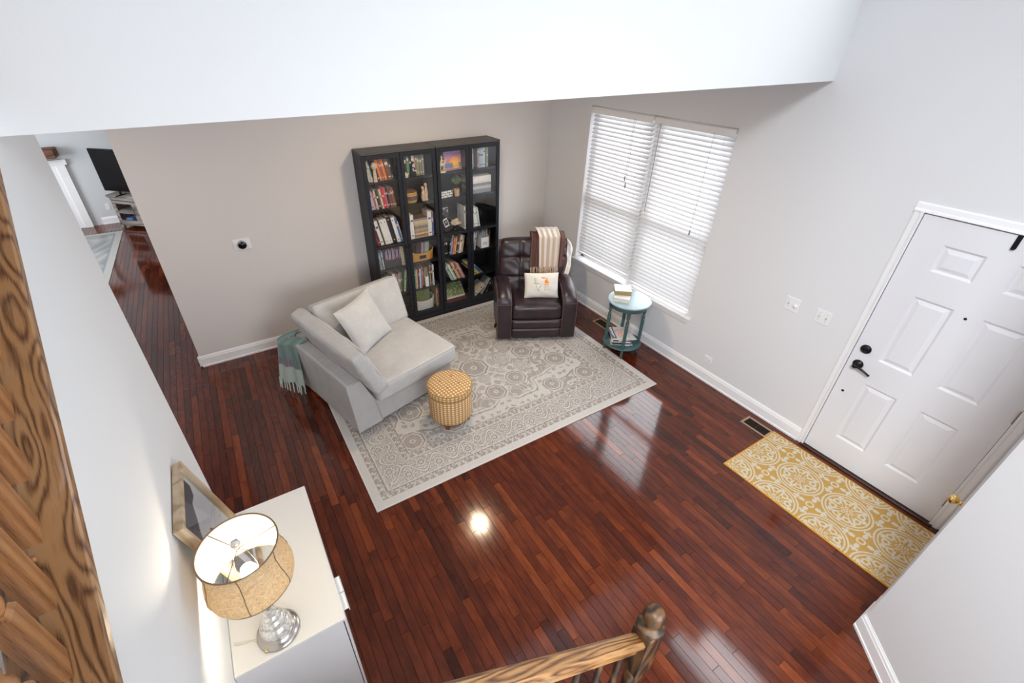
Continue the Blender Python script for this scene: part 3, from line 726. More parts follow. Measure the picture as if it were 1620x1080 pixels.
# kneeling figures, second door
mb = MB()
for sx, hh in ((-.014, .16), (.022, .19)):
    mb.tube([(sx, 0, 0), (sx-.004, 0, .04), (sx+.004, 0, .09), (sx, 0, hh-.04)], [.020, .023, .019, .012], 10); lumpy(mb, (sx-.004, -.004, hh-.02), .019, sc_=(.9, .9, 1.15), seed=5)
    mb.tube([(sx-.012, -.01, hh-.06), (sx-.020, -.022, hh-.085), (sx, -.024, hh-.10)], [.008, .006, .005], 6)
o = mb.build('carved_figure', WOODT); o.location = (CX[1]+.262, -.20, zt(5)+.003); tag(o, 'carved wooden pair of embracing figures, second shelf behind the second glass door', 'figurine')
# striped drum
def paint_band(zs_, cs):
    return zs_, cs
mb = MB(); bands = [(0, .018, 'olive'), (.018, .030, 'yellow'), (.030, .042, 'brown'), (.042, .082, 'maroon'), (.082, .092, 'yellow'), (.092, .103, 'rust'), (.103, .113, 'yellow')]
def dr(z): return .070+.014*math.sin(math.pi*min(1, z/.125))
mats = []
for i, (a, b, c) in enumerate(bands):
    mb.mat(i); mats.append(M('woven_'+c, tuple(min(1, .75*v+.05) for v in PAL[c]), .85, bmp=.4, bscale=500)); mb.lathe([(dr(a), a), (dr((a+b)/2), (a+b)/2), (dr(b), b)], 28, cap=(i == 0))
mb.mat(len(bands)); mb.lathe([(dr(.113), .113), (.066, .118), (.05, .134), (.02, .142), (0, .143)], 28, cap=False); mats.append(cover('brown'))
o = mb.build('lidded_basket', mats); o.location = (CX[1]+.105, -.165, zt(5)); tag(o, 'round striped woven basket with a brown lid, behind the second glass door', 'basket')
# clay house figures + black figure
mb = MB(); mb.box((-.025, -.02, 0), (.025, .02, .035), c=.003); mb.prism([(-.028, .035), (.028, .035), (0, .06)], -.022, .022, 'y'); lumpy(mb, (.012, -.02, .018), .012, seed=2)
o = mb.build('clay_figurine', CERC); o.location = (CX[1]+.045, -.236, zt(6)); tag(o, 'small tan clay house ornament, top shelf behind the second glass door', 'figurine')
mb = MB(); mb.box((-.04, -.015, 0), (.035, .015, .05), c=.003); mb.tube([(-.01, 0, .05), (-.012, 0, .09), (-.004, 0, .12)], [.014, .012, .008], 8); lumpy(mb, (0, 0, .135), .015, seed=4)
mb.tube([(-.012, 0, .10), (.02, -.004, .085), (.03, -.004, .06)], [.007, .006, .005], 6); mb.mat(1).box((.018, -.016, .052), (.04, .012, .062))
o = mb.build('black_figurine', [BLACK, cover('white')]); o.location = (CX[1]+.135, -.232, zt(6)); tag(o, 'black seated figure ornament in front of the green book', 'figurine')
# horse and rider ornament
mb = MB(); mb.lathe([(.048, 0), (.050, .008), (.040, .016), (.0, .018)], 20)
mb.tube([(-.035, 0, .078), (-.01, 0, .080), (.03, 0, .076)], [.018, .020, .017], 10); mb.tube([(.03, 0, .080), (.045, 0, .105), (.052, 0, .125), (.068, 0, .118)], [.012, .009, .010, .006], 8)
for lx in (-.03, -.018, .02, .032): mb.tube([(lx, 0.007 if lx in (-.03, .02) else -.007, .07), (lx+.006, 0, .045), (lx-.002, 0, .016)], [.008, .005, .005], 6)
mb.tube([(-.04, 0, .084), (-.058, 0, .07), (-.06, 0, .045)], [.006, .006, .003], 6)
mb.tube([(-.004, 0, .09), (.0, 0, .118), (.004, 0, .138)], [.014, .013, .008], 8); lumpy(mb, (.004, 0, .152), .012, seed=8); mb.lathe([(.010, .160), (.005, .172), (0, .176)], 10, c=(.004, 0)); mb.tube([(0, -.012, .13), (.018, -.016, .118), (.03, -.008, .11)], [.006, .005, .004], 6)
o = mb.build('horse_figurine', M('gilt_cream', (.70, .58, .40), .35, metal=.2, var=.35, vscale=80)); o.location = (CX[2]+.066, -.215, zt(6)); o.rotation_euler = (0, 0, R(10)); tag(o, 'cream horse and rider ornament beside the sunset painting', 'figurine')

def easel_panel(name, W, H, th, painter, loc, rot, label, cat, nx=60, ny=60, edge=None):
    t_ = thing(name, loc, label, cat, rot=rot)
    MB().box((-W/2, 0, 0), (W/2, th, H)).build('backing', edge or cover('cream'), t_)
    paint_grid('picture', W, H, nx, ny, painter, lambda U, V: np.stack([(U-.5)*W*.985, np.full_like(U, -.0012), .004+V*(H-.008)], -1), Mattr('printed_surface', .5), t_, False)
    return t_
def mixc(a, b, k): return np.array(a)*(1-k[..., None])+np.array(b)*k[..., None]
def sm(x, a, b):
    t = np.clip((x-a)/(b-a), 0, 1); return t*t*(3-2*t)
def put(C, mask, c):
    C = C*(1-mask[..., None])+np.array(c)*mask[..., None]; return C
def p_sunset(U, V):
    C = mixc((.55, .20, .28), (.26, .16, .42), sm(V, .35, 1)); C = put(C, .5*sm(np.sin(V*40+3*np.sin(U*6)), .2, .9)*(V > .5), (.62, .30, .45))
    d = np.hypot((U-.62)*1.0, (V-.33)*1.15); C = put(C, ((d < .34) & (V > .2)).astype(float), (.85, .36, .04)); C = put(C, ((d < .18) & (V > .2)).astype(float), (.92, .50, .08))
    sea = (V < .34) & ((U < .48) | (U > .86)) & (V > .12); C = put(C, sea.astype(float), (.10, .20, .32))
    C = put(C, ((V < .2) & (V > .05) & (U > .5) & (U < .84)).astype(float), (.85, .40, .06)); C = put(C, (V < .05).astype(float), (.12, .16, .28)); return C
easel_panel('sunset_painting', .215, .215, .014, p_sunset, (CX[2]+.220, -.20, zt(6)+.003), (R(-8), 0, R(4)), 'small square sunset painting in mauve and orange behind the third glass door', 'painting')
def p_brick(U, V):
    r = np.floor(V*3); u = (U*3.2+.5*(r % 2)) % 1; v = (V*3) % 1
    m = ((u > .06) & (u < .94) & (v > .12) & (v < .88)).astype(float); return put(np.zeros(U.shape+(3,))+np.array((.012, .012, .016)), m, (.70, .70, .68))
easel_panel('brick_pattern_sign', .185, .085, .022, p_brick, (CX[2]+.092, -.235, zt(5)), (0, 0, R(8)), 'black block painted with white bricks beside the potted topiary', 'sign', 90, 40, BLACK)
# potted topiary
t_ = thing('potted_topiary', (CX[2]+.245, -.205, zt(5)), 'small round leafed topiary in a tan pot behind the third glass door', 'plant')
MB().lathe([(.030, 0), (.033, .01), (.035, .07), (.035, .078), (.031, .078), (.031, .068), (0, .066)], 20).build('pot', M('tan_pot', (.55, .36, .22), .7, var=.1, vscale=50), t_)
MB().tube([(0, 0, .066), (.004, 0, .10), (-.002, 0, .14), (.0, 0, .17)], .0035, 6).build('stem', cover('brown'), t_)
mb = MB()
for k in range(260):
    a = random.uniform(0, 6.28); b = math.acos(random.uniform(-1, 1)); rr = .052*random.uniform(.75, 1.05)
    p = Vector((rr*math.sin(b)*math.cos(a)*1.1, rr*math.sin(b)*math.sin(a), .178+rr*math.cos(b)*.85)); q = Euler((random.uniform(0, 6), random.uniform(0, 6), random.uniform(0, 6))).to_matrix()
    s_ = random.uniform(.007, .011); mb.add([p+q @ Vector(v) for v in ((-s_, 0, 0), (0, -s_*.6, .001), (s_, 0, 0), (0, s_*.6, .001))], [(0, 1, 2, 3)])
mb.build('foliage', M('topiary_leaf', (.17, .25, .13), .6, var=.4, vscale=60), t_, kind='stuff')
# photo frames, feather ornament (third shelf)
def p_photo(U, V):
    C = np.zeros(U.shape+(3,))+np.array((.012, .012, .014)); m = (abs(U-.5) < .30) & (abs(V-.52) < .26); C = put(C, m.astype(float), (.75, .75, .73))
    m = (abs(U-.5) < .22) & (abs(V-.52) < .19); C = put(C, m.astype(float), (.05, .05, .055)); C = put(C, ((np.hypot((U-.52)*1.2, (V-.56)) < .09)).astype(float), (.35, .33, .32)); return C
easel_panel('framed_photo', .105, .20, .014, p_photo, (CX[2]+.112, -.246, zt(4)+.020), (R(-6), R(-20), R(5)), 'tilted black frame with a white mount beside the cream coral', 'photo frame', 50, 70, BLACK)
def p_album(U, V):
    C = np.zeros(U.shape+(3,))+np.array((.03, .032, .04)); C = put(C, sm(np.sin(U*9+V*7)*np.sin(V*13-U*4), .5, .7), (.40, .38, .42)); C = put(C, (np.hypot((U-.5), (V-.35)*1.4) < .16).astype(float), (.55, .42, .45)); return C
easel_panel('photo_album', .10, .27, .02, p_album, (CX[2]+.092, -.19, zt(4)+.001), (R(-4), 0, 0), 'dark photo album standing behind the tilted black frame', 'album', 40, 60, cover('silver'))
t_ = thing('coral_ornament', (CX[2]+.205, -.20, zt(4)), 'cream spiky coral ornament on the third shelf behind the third glass door', 'ornament')
MB().lathe([(.022, 0), (.024, .006), (.006, .012), (.005, .03)], 14).build('base', BLACK, t_)
mb = MB()
for k in range(46):
    a = random.uniform(-1.5, 1.5); e = random.uniform(-.9, .9); ln = random.uniform(.045, .07)
    d = Vector((math.sin(a), .5*math.sin(e)-.2, math.cos(a)*.9+.2)); d.normalize(); c0 = Vector((0, 0, .055))
    ln *= 1.35; mb.tube([c0, c0+d*ln*.6, c0+d*ln+Vector((0, 0, -.006))], [.007, .0065, .003], 5)
mb.build('coral', M('cream_coral', (.74, .62, .44), .8), t_)
# wicker basket (second door, fourth shelf) with label and books in it
def wicker(name, W, D, H, m, loc, label, dip, lip=None):
    t_ = thing(name, loc, label, 'basket')
    n = 13; rows = 11
    mb = MB()
    for k in range(rows):
        f = (k+.5)/rows; z = f*H
        ins = (1-f)*.012; pts = []
        N = 40
        for i in range(N+1):
            a = 2*math.pi*i/N; p = 4
            cx1 = math.copysign(abs(math.cos(a))**(2/p), math.cos(a)); sy1 = math.copysign(abs(math.sin(a))**(2/p), math.sin(a))
            wob = .0018*(1 if (i+k) % 2 else -1)
            x, y = cx1*(W/2-ins+wob), sy1*(D/2-ins+wob)
            hz = z*(1-(dip*(1-(x/(W/2))**2) if sy1 < 0 else 0)*f)
            pts.append((x, y, hz))
        mb.tube(pts, H/rows*.55, 4)
    mb.build('woven_side', m, t_, kind='stuff')
    MB().box((-W/2+.02, -D/2+.02, 0), (W/2-.02, D/2-.02, .004)).build('bottom', m, t_)
    return t_
WK = M('yellow_wicker', (.55, .28, .05), .65, var=.35, vscale=120)
t_ = wicker('wicker_basket', .300, .19, .135, WK, (CX[1]+.170, -.152, zt(3)+.002), 'yellow wicker basket with a black label plate behind the second glass door', .33)
MB().box((-.045, -.106, .035), (.035, -.099, .075), c=.002).build('label_plate', BLACK, t_)
x = CX[1]+.10
for k, (c, w_) in enumerate([('black', .03), ('maroon', .03), ('silver', .016), ('grey', .018), ('tan', .010), ('pale_blue', .020), ('silver', .022)]):
    o = MB().box((0, 0, 0), (w_, .13, .20), c=.001).build('book', cover(c)); o.location = (x, -.205, zt(3)+.012); o.rotation_euler = (0, R(5), 0); x += w_+.002
    tag(o, f'{c.replace("_", " ")} book standing in the yellow wicker basket, {ORD[k]} from the left', 'book', 'books in the yellow wicker basket')
# white file boxes
def file_box(loc, W, H, label, m, labelplate):
    t_ = thing('magazine_file', loc, label, 'magazine file')
    mb = MB(); d = .20; th = .003
    mb.box((0, 0, 0), (W, th, H)); mb.box((0, 0, 0), (W, d, th))
    for xx in (0, W-th): mb.prism([(0, 0), (d, 0), (d, H*1.9), (d*.75, H*1.9), (0, H)], xx, xx+th, 'x')
    mb.box((0, d-th, 0), (W, d, H*1.9)); mb.build('body', m, t_)
    if labelplate:
        mb = MB(); cz = H*.42; mb.box((W/2-.024, -.002, cz-.012), (W/2+.024, 0, cz-.007)).box((W/2-.024, -.002, cz+.010), (W/2+.024, 0, cz+.015)).box((W/2-.024, -.002, cz-.012), (W/2-.019, 0, cz+.015)).box((W/2+.019, -.002, cz-.012), (W/2+.024, 0, cz+.015)); mb.build('label_holder', BLACK, t_)
    return t_
file_box((CX[1]+.172, -.252, zt(2)), .048, .135, 'plain white magazine file behind the second glass door', WHITE, False)
x = CX[1]+.177
for k in range(5):
    c = ['silver', 'brown', 'tan', 'brown', 'tan'][k]; o = MB().box((0, 0, 0), (.0065, .16, .235+.008*(k % 3)), c=.0008).build('magazine', cover(c)); o.location = (x, -.238, zt(2)+.0045); x += .0078
    tag(o, f'{c} magazine in the plain white file, {ORD[k]} from the left', 'magazine', 'magazines in the plain white file')
file_box((CX[3]+.150, -.255, zt(3)), .115, .135, 'white magazine file with a black framed label behind the rightmost glass door', WHITE, True)
x = CX[3]+.157
for k in range(8):
    o = MB().box((0, 0, 0), (.008, .16, .205+.009*((k*5) % 4)), c=.0008).build('magazine', cover(['silver', 'grey', 'silver', 'grey'][k % 4])); o.location = (x, -.240, zt(3)+.0045); x += .0125
    tag(o, f'grey magazine in the labelled white file, {ORD[k]} from the left', 'magazine', 'magazines in the labelled white file')
o = MB().box((0, 0, 0), (.012, .17, .22), c=.001).build('book', cover('brown')); o.location = (CX[3]+.272, -.25, zt(3)); tag(o, 'brown book to the right of the labelled white magazine file', 'book')
# white woven basket, bottom shelf, with green folder
t_ = wicker('white_woven_basket', .275, .21, .155, M('white_wicker', (.66, .65, .60), .6, var=.12, vscale=120), (CX[1]+.150, -.142, zt(1)+.002), 'white woven basket holding papers on the bottom shelf behind the second glass door', .22)
o = MB().box((0, 0, 0), (.20, .012, .235), c=.001).build('folder', M('olive_folder', (.20, .24, .07), .7, var=.3, vscale=30)); o.location = (CX[1]+.05, -.165, zt(1)+.012); o.rotation_euler = (R(-12), 0, R(-8)); tag(o, 'olive green folder standing in the white woven basket', 'folder')
# big green picture book + maroon one beneath
def p_green(U, V):
    n = np.sin(U*17+3*np.sin(V*9))*np.sin(V*15+2*np.sin(U*11)); C = mixc((.10, .14, .05), (.26, .30, .10), sm(n, -.6, .7)); C = put(C, sm(n, .75, .95), (.6, .58, .45)); C = put(C, ((V > .55) & (U < .5)).astype(float)*.7, (.20, .26, .06)); return put(C, ((V < .08)).astype(float), (.55, .52, .46))
zz = zt(1)
o = MB().box((-.145, -.10, 0), (.145, .09, .03), c=.001).build('book', cover('maroon')); o.location = (CX[2]+.165, -.148, zz); tag(o, 'maroon book lying under the green picture book on the bottom shelf', 'book')
t_ = easel_panel('picture_book', .285, .235, .022, p_green, (CX[2]+.165, -.222, zz+.046), (R(-38), 0, 0), 'large green landscape picture book tilted back behind the third glass door', 'book', 90, 70)
# bottom shelf right: leaning books
for k, (x, w_, h, c, tl, lab) in enumerate([(.035, .055, .19, 'cream', 52, 'thick cream book leaning low on the bottom shelf behind the rightmost door'), (.155, .014, .24, 'silver', 33, 'silver edged book leaning right on the bottom shelf behind the rightmost door'), (.215, .02, .22, 'black', 27, 'black book leaning right on the bottom shelf behind the rightmost door')]):
    mb, mats = book_mesh(w_, h, .17, c, 'book'); o = mb.build('book', mats[:2] if len(mats) < 3 else mats); a = R(tl); o.rotation_euler = (0, a, 0); o.location = (CX[3]+x, -.245, zz+w_*math.sin(a)+.001); tag(o, lab, 'book')

# ================================================================ AREA RUG
RX0, RX1, RY0, RY1 = -3.442, -.470, -2.693, -.315
def rosette(X, Y, cx, cy, r, n, ph=0):
    d = np.hypot(X-cx, Y-cy); a = np.arctan2(Y-cy, X-cx)
    e = r*(.78+.22*np.cos(n*a+ph)); return d/np.maximum(e, 1e-6)
def p_rug(U, V):
    Wd, Hd = RX1-RX0, RY1-RY0
    X = U*Wd; Y = V*Hd
    x, y = X-Wd/2, Y-Hd/2; ax, ay = abs(x), abs(y)
    e = np.minimum(Wd/2-ax, Hd/2-ay)
    horiz = (Hd/2-ay) < (Wd/2-ax); s = np.where(horiz, ax, ay)
    light = (.53, .505, .475); taupe = (.235, .192, .165); pale = (.43, .40, .37)
    C = np.zeros(U.shape+(3,))+np.array(light)
    F = lambda m: np.asarray(m).astype(float)
    rs = np.random.RandomState(3)
    def smooth(a, ax_, n): return sum(np.roll(a, k, ax_) for k in range(n))/n
    streak = smooth(rs.rand(*U.shape), 0, 26); streak = (streak-.5)*8.5+.5      # worn lines along the weave
    patch = .5+.5*np.sin(X*2.3+1.4)*np.sin(Y*2.9+.6+X*.7)
    # small flowers on a jittered, four-way mirrored lattice
    def flowers(C, mask, pitch, r0, c1, c2, seed):
        q = np.random.RandomState(seed); gx, gy = np.floor(ax/pitch), np.floor(ay/pitch)
        jx = (np.sin(gx*12.9+gy*78.2+seed)*43758.5) % 1; jy = (np.sin(gx*39.3+gy*11.1+seed*2)*24634.6) % 1; jr = (np.sin(gx*7.7+gy*3.3+seed)*9631.2) % 1
        cx1 = (gx+.32+.36*jx)*pitch; cy1 = (gy+.32+.36*jy)*pitch; d = np.hypot(ax-cx1, ay-cy1); a = np.arctan2(ay-cy1, ax-cx1)
        r_ = r0*(.75+.5*jr)*(1+.16*np.cos(6*a)); C = put(C, mask*F(d < r_), c1); C = put(C, mask*F(d < r_*.38), c2)
        # little leaf beside each flower
        lx, ly = ax-cx1-r0*1.5*np.cos(jr*6.3), ay-cy1-r0*1.5*np.sin(jr*6.3); th = jr*6.3+.8
        u, v = lx*np.cos(th)+ly*np.sin(th), -lx*np.sin(th)+ly*np.cos(th); return put(C, mask*F((u/(r0*.9))**2+(v/(r0*.35))**2 < 1)*.9, c1)
    def bandpat(lo, hi, per, C):
        m = F((e > lo) & (e < hi)); t = (e-lo)/(hi-lo); u = (s/per) % 1; k = np.floor(s/per) % 2
        C = put(C, m*.85, taupe)
        q = np.hypot((u-.5)*per, (t-.5)*(hi-lo)); a = np.arctan2((t-.5)*(hi-lo), (u-.5)*per)
        C = put(C, m*F((q < .021) & (q > .010) & (np.cos(a*1.0+k*np.pi+.5) > -.45)), light); C = put(C, m*F(q < .0055), light)
        C = put(C, m*F(np.abs(t-(.5+.42*np.sin(2*np.pi*(u+.25)))) < .09)*F(q > .018)*.9, light)
        return put(C, m*F((np.abs(u-.0) < .07) & (np.abs(t-.5) < .22)), light)
    C = bandpat(.072, .128, .066, C)
    lo, hi = .145, .345; m = F((e > lo) & (e < hi)); t = (e-lo)/(hi-lo); per = .27; u = (s/per) % 1
    C = put(C, m*.62, taupe)
    wave = .5+.32*np.sin(2*np.pi*s/per)
    lf = np.sin(s*88+4*np.sin(t*9))*np.sin(t*24+2.5*np.sin(s*34)); C = put(C, m*sm(lf, .05, .25)*.95, light)
    C = put(C, m*sm(-lf, .60, .75)*.7, light)
    C = put(C, m*F(np.abs(np.abs(t-wave)-.07) < .025)*.9, taupe); C = put(C, m*F(np.abs(t-wave) < .05), light)
    for (cu, ct, r_, n_) in ((.25, .32, .052, 8), (.75, .68, .052, 8), (.5, .20, .030, 6), (.0, .82, .030, 6)):
        du = (u-cu+.5) % 1-.5; a = np.arctan2((t-ct)*(hi-lo), du*per); d = np.hypot(du*per, (t-ct)*(hi-lo))/(r_*(.84+.16*np.cos(n_*a)))
        C = put(C, m*F(d < 1.18)*.95, taupe); C = put(C, m*F((d < 1.0) & (d > .66)), light); C = put(C, m*F(d < .36), light); C = put(C, m*F(d < .14), taupe)
    C = bandpat(.362, .420, .070, C)
    for a, b in ((.131, .136), (.347, .352), (.423, .428)): C = put(C, F((e > a) & (e < b)), taupe)
    f = F(e > .432); FW, FH = Wd/2-.432, Hd/2-.432
    C = put(C, f*(.90-.22*patch), taupe)
    an = np.arctan2(ay*FW/FH, ax); lob = np.hypot(ax/FW, ay/FH); wob = 1.02+.085*np.cos(10*an)+.03*np.cos(22*an)
    # light lobed ground with its own dots, then the inner taupe field
    sp = f*F((lob > wob*.80) & (lob < wob*1.06)); C = put(C, sp*.92, light); C = flowers(C, sp, .085, .016, taupe, light, 5)
    for k_ in (.80, 1.06): C = put(C, f*F(np.abs(lob/wob-k_) < .012), light); C = put(C, f*F(np.abs(lob/wob-k_-.03) < .008)*.8, taupe)
    inn = f*F(lob < wob*.78); out = f*F(lob > wob*1.10)
    C = flowers(C, inn, .105, .024, light, taupe, 1); C = flowers(C, out, .11, .028, light, taupe, 2)
    g1 = np.sin(ax*13+1.3*np.sin(ay*10))+np.sin(ay*14+1.4*np.cos(ax*9))
    for lv, wd in ((0, .075), (.85, .055), (-.85, .055), (1.5, .04)): C = put(C, inn*F(np.abs(g1-lv) < wd)*.95, light)
    g2 = np.cos(ax*23+1.7*np.sin(ay*17))*np.sin(ay*25+1.5*np.sin(ax*19)); C = put(C, inn*sm(g2, .66, .78)*.9, light); C = put(C, out*F(np.abs(g2) < .10)*.8, light)
    for (cx1, cy1, r1, n_) in ((0, 0, .17, 8), (.36, 0, .09, 8), (0, .22, .07, 6), (.62, .0, .13, 8), (.30, .36, .12, 8), (.86, .30, .13, 8), (0, .46, .12, 8), (.98, .66, .12, 8), (.98, .0, .10, 8), (.56, .64, .11, 8), (.46, .20, .07, 6), (.22, .18, .05, 6)):
        a = np.arctan2(ay-cy1, ax-cx1); d0 = np.hypot(ax-cx1, (ay-cy1)); oc = np.cos(((a+np.pi/n_) % (2*np.pi/n_))-np.pi/n_)  # octagon
        d = d0*oc/r1
        C = put(C, f*F(d < 1.0), taupe); C = put(C, f*F((d > .88) & (d < 1.0)), light); C = put(C, f*F((d > .66) & (d < .76)), light)
        C = put(C, f*F(d < .62)*.45, pale); C = put(C, f*F((d < .60) & (np.abs(((a*n_/np.pi) % 1)-.5) < .17) & (d > .22)), taupe if r1 > .1 else light)
        C = put(C, f*F(d < .20), light); C = put(C, f*F(d < .09), taupe)
    wear = np.clip(streak, 0, 1)[..., None]
    C = C*(1-.24*wear*f[..., None])+np.array(light)*.24*wear*f[..., None]
    C = put(C, .12*patch*np.ones_like(X), light)
    C = C*(.95+.10*(rs.rand(*U.shape)[..., None]-.5)+.05*(np.clip(streak, 0, 1)[..., None]-.5))
    return put(C, F(e < .012)*.6, (.60, .58, .55))
rug = thing('area_rug', (RX0, RY0, 0), 'large beige and cream oriental pattern rug under the recliner and ottoman', 'rug')
def srug(U, V):
    X = U*(RX1-RX0); Y = V*(RY1-RY0); e = np.minimum(np.minimum(X, RX1-RX0-X), np.minimum(Y, RY1-RY0-Y))
    return np.stack([X, Y, .0065+.0015*np.clip(e/.004, 0, 1)], -1)
paint_grid('pile', 1, 1, 680, 540, p_rug, srug, Mattr('rug_pile', .95, bmp=.3, bscale=900), rug, False)
MB().box((-.001, -.001, .0012), (RX1-RX0+.001, RY1-RY0+.001, .0066)).build('binding', M('rug_binding', (.62, .60, .56), .9), rug)

# ================================================================ DOORMAT
def p_mat(U, V):
    Wd, Hd = .72, 1.22; X = U*Wd; Y = V*Hd
    gold = (.50, .295, .075); cr = (.60, .54, .42); C = np.zeros(U.shape+(3,))+np.array(gold)
    pr_ = .455   # medallion pitch along the mat
    def med(cx1, cy1, C):
        d = np.hypot(X-cx1, Y-cy1)/.168; a = np.arctan2(Y-cy1, X-cx1); i = d < 1.0
        C = put(C, i.astype(float), gold)
        L_ = ((d > .93) & (d < 1.0)) | ((d > .80) & (d < .86))
        L_ |= (d < .80) & (np.abs(np.abs(((a*8/(2*np.pi)) % 1)-.5)*2-(.15+.9*(d/.8)**1.2)) < .13) & (d > .28)
        dd = np.hypot(((a*8/(2*np.pi)) % 1)-.5, (d-.55)*2.6); L_ |= np.abs(dd-.30) < .10
        dd2 = np.hypot(((a*8/(2*np.pi)+.5) % 1)-.5, (d-.70)*3.4); L_ |= (dd2 < .22)
        dd3 = np.hypot(((a*6/(2*np.pi)) % 1)-.5, (d-.17)*4); L_ |= (np.abs(dd3-.28) < .10) & (d < .27)
        L_ |= (d < .05)
        return put(C, (L_ & i).astype(float), cr)
    def flow(cx1, cy1, C):
        d = np.hypot(X-cx1, Y-cy1); a = np.arctan2(Y-cy1, X-cx1)
        m1 = (d > .018) & (d < .030); r_ = .058+.024*np.cos(4*a); m2 = (d < r_) & (d > .042) & (np.abs(np.cos(4*a)) > .55)
        m3 = (np.abs(np.sin(2*a)) < .16) & (d > .08) & (d < .125); m4 = (np.abs(d-.100) < .010) & (np.abs(np.sin(2*a)) < .50)
        return put(C, (m1 | m2 | m3 | m4).astype(float), cr)
    pt = .357
    for i in range(-1, 4):
        for xo in (.03, .385, .742): C = med(xo, .085+i*pt, C)
        for xo in (-.15, .205, .565, .92): C = flow(xo, .085+pt/2+i*pt, C)
    e = np.minimum(np.minimum(X, Wd-X), np.minimum(Y, Hd-Y)); C = put(C, (e < .008).astype(float), (.62, .30, .03))
    rs = np.random.RandomState(5); C = C*(.93+.12*rs.rand(*U.shape)[..., None]); return C
dm = thing('doormat', (-.797, -4.925, 0), 'mustard and cream medallion pattern doormat in front of the front door', 'mat', rz=R(.3))
paint_grid('pile', 1, 1, 216, 366, p_mat, lambda U, V: np.stack([U*.72, V*1.212, np.full_like(U, .0075)], -1), Mattr('mat_pile', .95, bmp=.3, bscale=900), dm, False)
MB().box((-.001, -.001, .0012), (.721, 1.213, .0072)).build('binding', M('mat_binding', (.62, .30, .03), .9), dm)

# ================================================================ SOFA (corner seat)
def Mfabric(name, c, var=.10, sc_=260):
    if name in MC: return MC[name]
    m, t, b = nt(name); mp = coords(t, 'Object', (1, 1, 1)); mp2 = coords(t, 'Object', (1, .25, 1))
    n1 = noise(t, mp2, sc_, 3, .7); n2 = noise(t, mp, 7, 3)
    r = ramp(t, n1, 'Fac', [(.3, tuple(v*(1-var*1.4) for v in c)), (.7, tuple(min(1, v*(1+var)) for v in c))])
    k = ramp(t, n2, 'Fac', [(.3, (.92, .92, .92)), (.7, (1.04, 1.04, 1.04))])
    mx = t.nodes.new('ShaderNodeMix'); mx.data_type = 'RGBA'; mx.blend_type = 'MULTIPLY'; mx.inputs[0].default_value = 1; L(t, r, 'Color', mx, 6); L(t, k, 'Color', mx, 7)
    L(t, mx, 2, b, 'Base Color'); b.inputs['Roughness'].default_value = .92; b.inputs['Specular IOR Level'].default_value = .2; bump(t, n1, 'Fac', b, .35, .0015)
    MC[name] = m; return m
LIN = Mfabric('linen', (.46, .452, .450))
LIN2 = Mfabric('linen_cushion', (.51, .502, .498))
SEAM = M('linen_seam', (.43, .41, .395), .9)
sofa = thing('sofa', (-3.31, -1.87, 0.0085), 'light beige linen corner sofa seat beside the gingham ottoman', 'sofa', rz=R(15))
# left arm (trapezoid section), back arm and base
def arm_sec(bul=0): return [(.250, .03), (.250, .045), (.205, .30), (.100, .555), (.085, .572), (-.020, .578), (-.036, .566), (-.034, .5), (.004, .045), (.006, .03)]
mb = MB(); mb.prism(arm_sec(), 0, 1.05, 'y'); o = mb.build('arm', LIN, sofa)
md = o.modifiers.new('b', 'BEVEL'); md.width = .008; md.segments = 3; md.limit_method = 'ANGLE'; md.angle_limit = R(35)
T = Matrix.Translation((1.09, 1.056, 0)) @ Matrix.Rotation(R(-90), 4, 'Z')
mb = MB(); mb.prism([(p, z) for p, z in arm_sec()], -1.083+1.09-.012+.01, 1.085, 'y', T=Matrix(((0, -1, 0, 1.09), (-1, 0, 0, 1.056), (0, 0, 1, 0), (0, 0, 0, 1)))); o = mb.build('back_frame', LIN, sofa)
md = o.modifiers.new('b', 'BEVEL'); md.width = .008; md.segments = 3; md.limit_method = 'ANGLE'; md.angle_limit = R(35)
o = MB().box((.20, .004, .03), (1.09, .85, .285), c=.012).build('base', LIN, sofa)
mb = MB(); mb.tube([(.0, -.002, .04), (-.036, -.002, .56), (.09, -.002, .572), (.2, -.003, .30), (.249, -.003, .04)], .0035, 5); mb.tube([(-.036, .0, .568), (-.036, .5, .570), (-.036, 1.05, .568)], .0035, 5); mb.tube([(.093, .0, .568), (.093, .5, .568), (.093, .85, .568)], .003, 5); mb.build('seam', SEAM, sofa)
for fx, fy in ((.06, .06), (1.03, .06), (.06, .98), (1.03, .98)):
    MB().box((fx-.025, fy-.025, 0), (fx+.025, fy+.025, .035)).build('foot', BLACK, sofa)
def puff(hx, hy, hz, amp, wr=0, seed=0):
    r_ = random.Random(seed); ph = [r_.uniform(0, 6.3) for _ in range(6)]
    def f(p):
        u, v, s_ = p.x/hx, p.y/hy, p.z/hz
        k = max(0, 1-u*u)*max(0, 1-v*v)
        dz = amp*(k**.5)*s_
        wv = wr*(math.sin(9*p.x/hx+ph[0]+2*math.sin(5*v+ph[1]))*math.sin(7*v+ph[2]) + .5*math.sin(21*u+ph[3]+4*v))*s_
        # pull the corners in
        q = 1-.035*abs(u)**6*abs(v)**6
        return (p.x*q*(1-.012*(1-abs(v))), p.y*q*(1-.012*(1-abs(u))), p.z+dz+wv)
    return f
cs = soft('seat_cushion', (.93, .90, .165), .032, LIN2, sofa, (.205+.465, .385, .367), (0, 0, 0), puff(.465, .45, .08, .022, .0016, 1), (18, 18, 4))
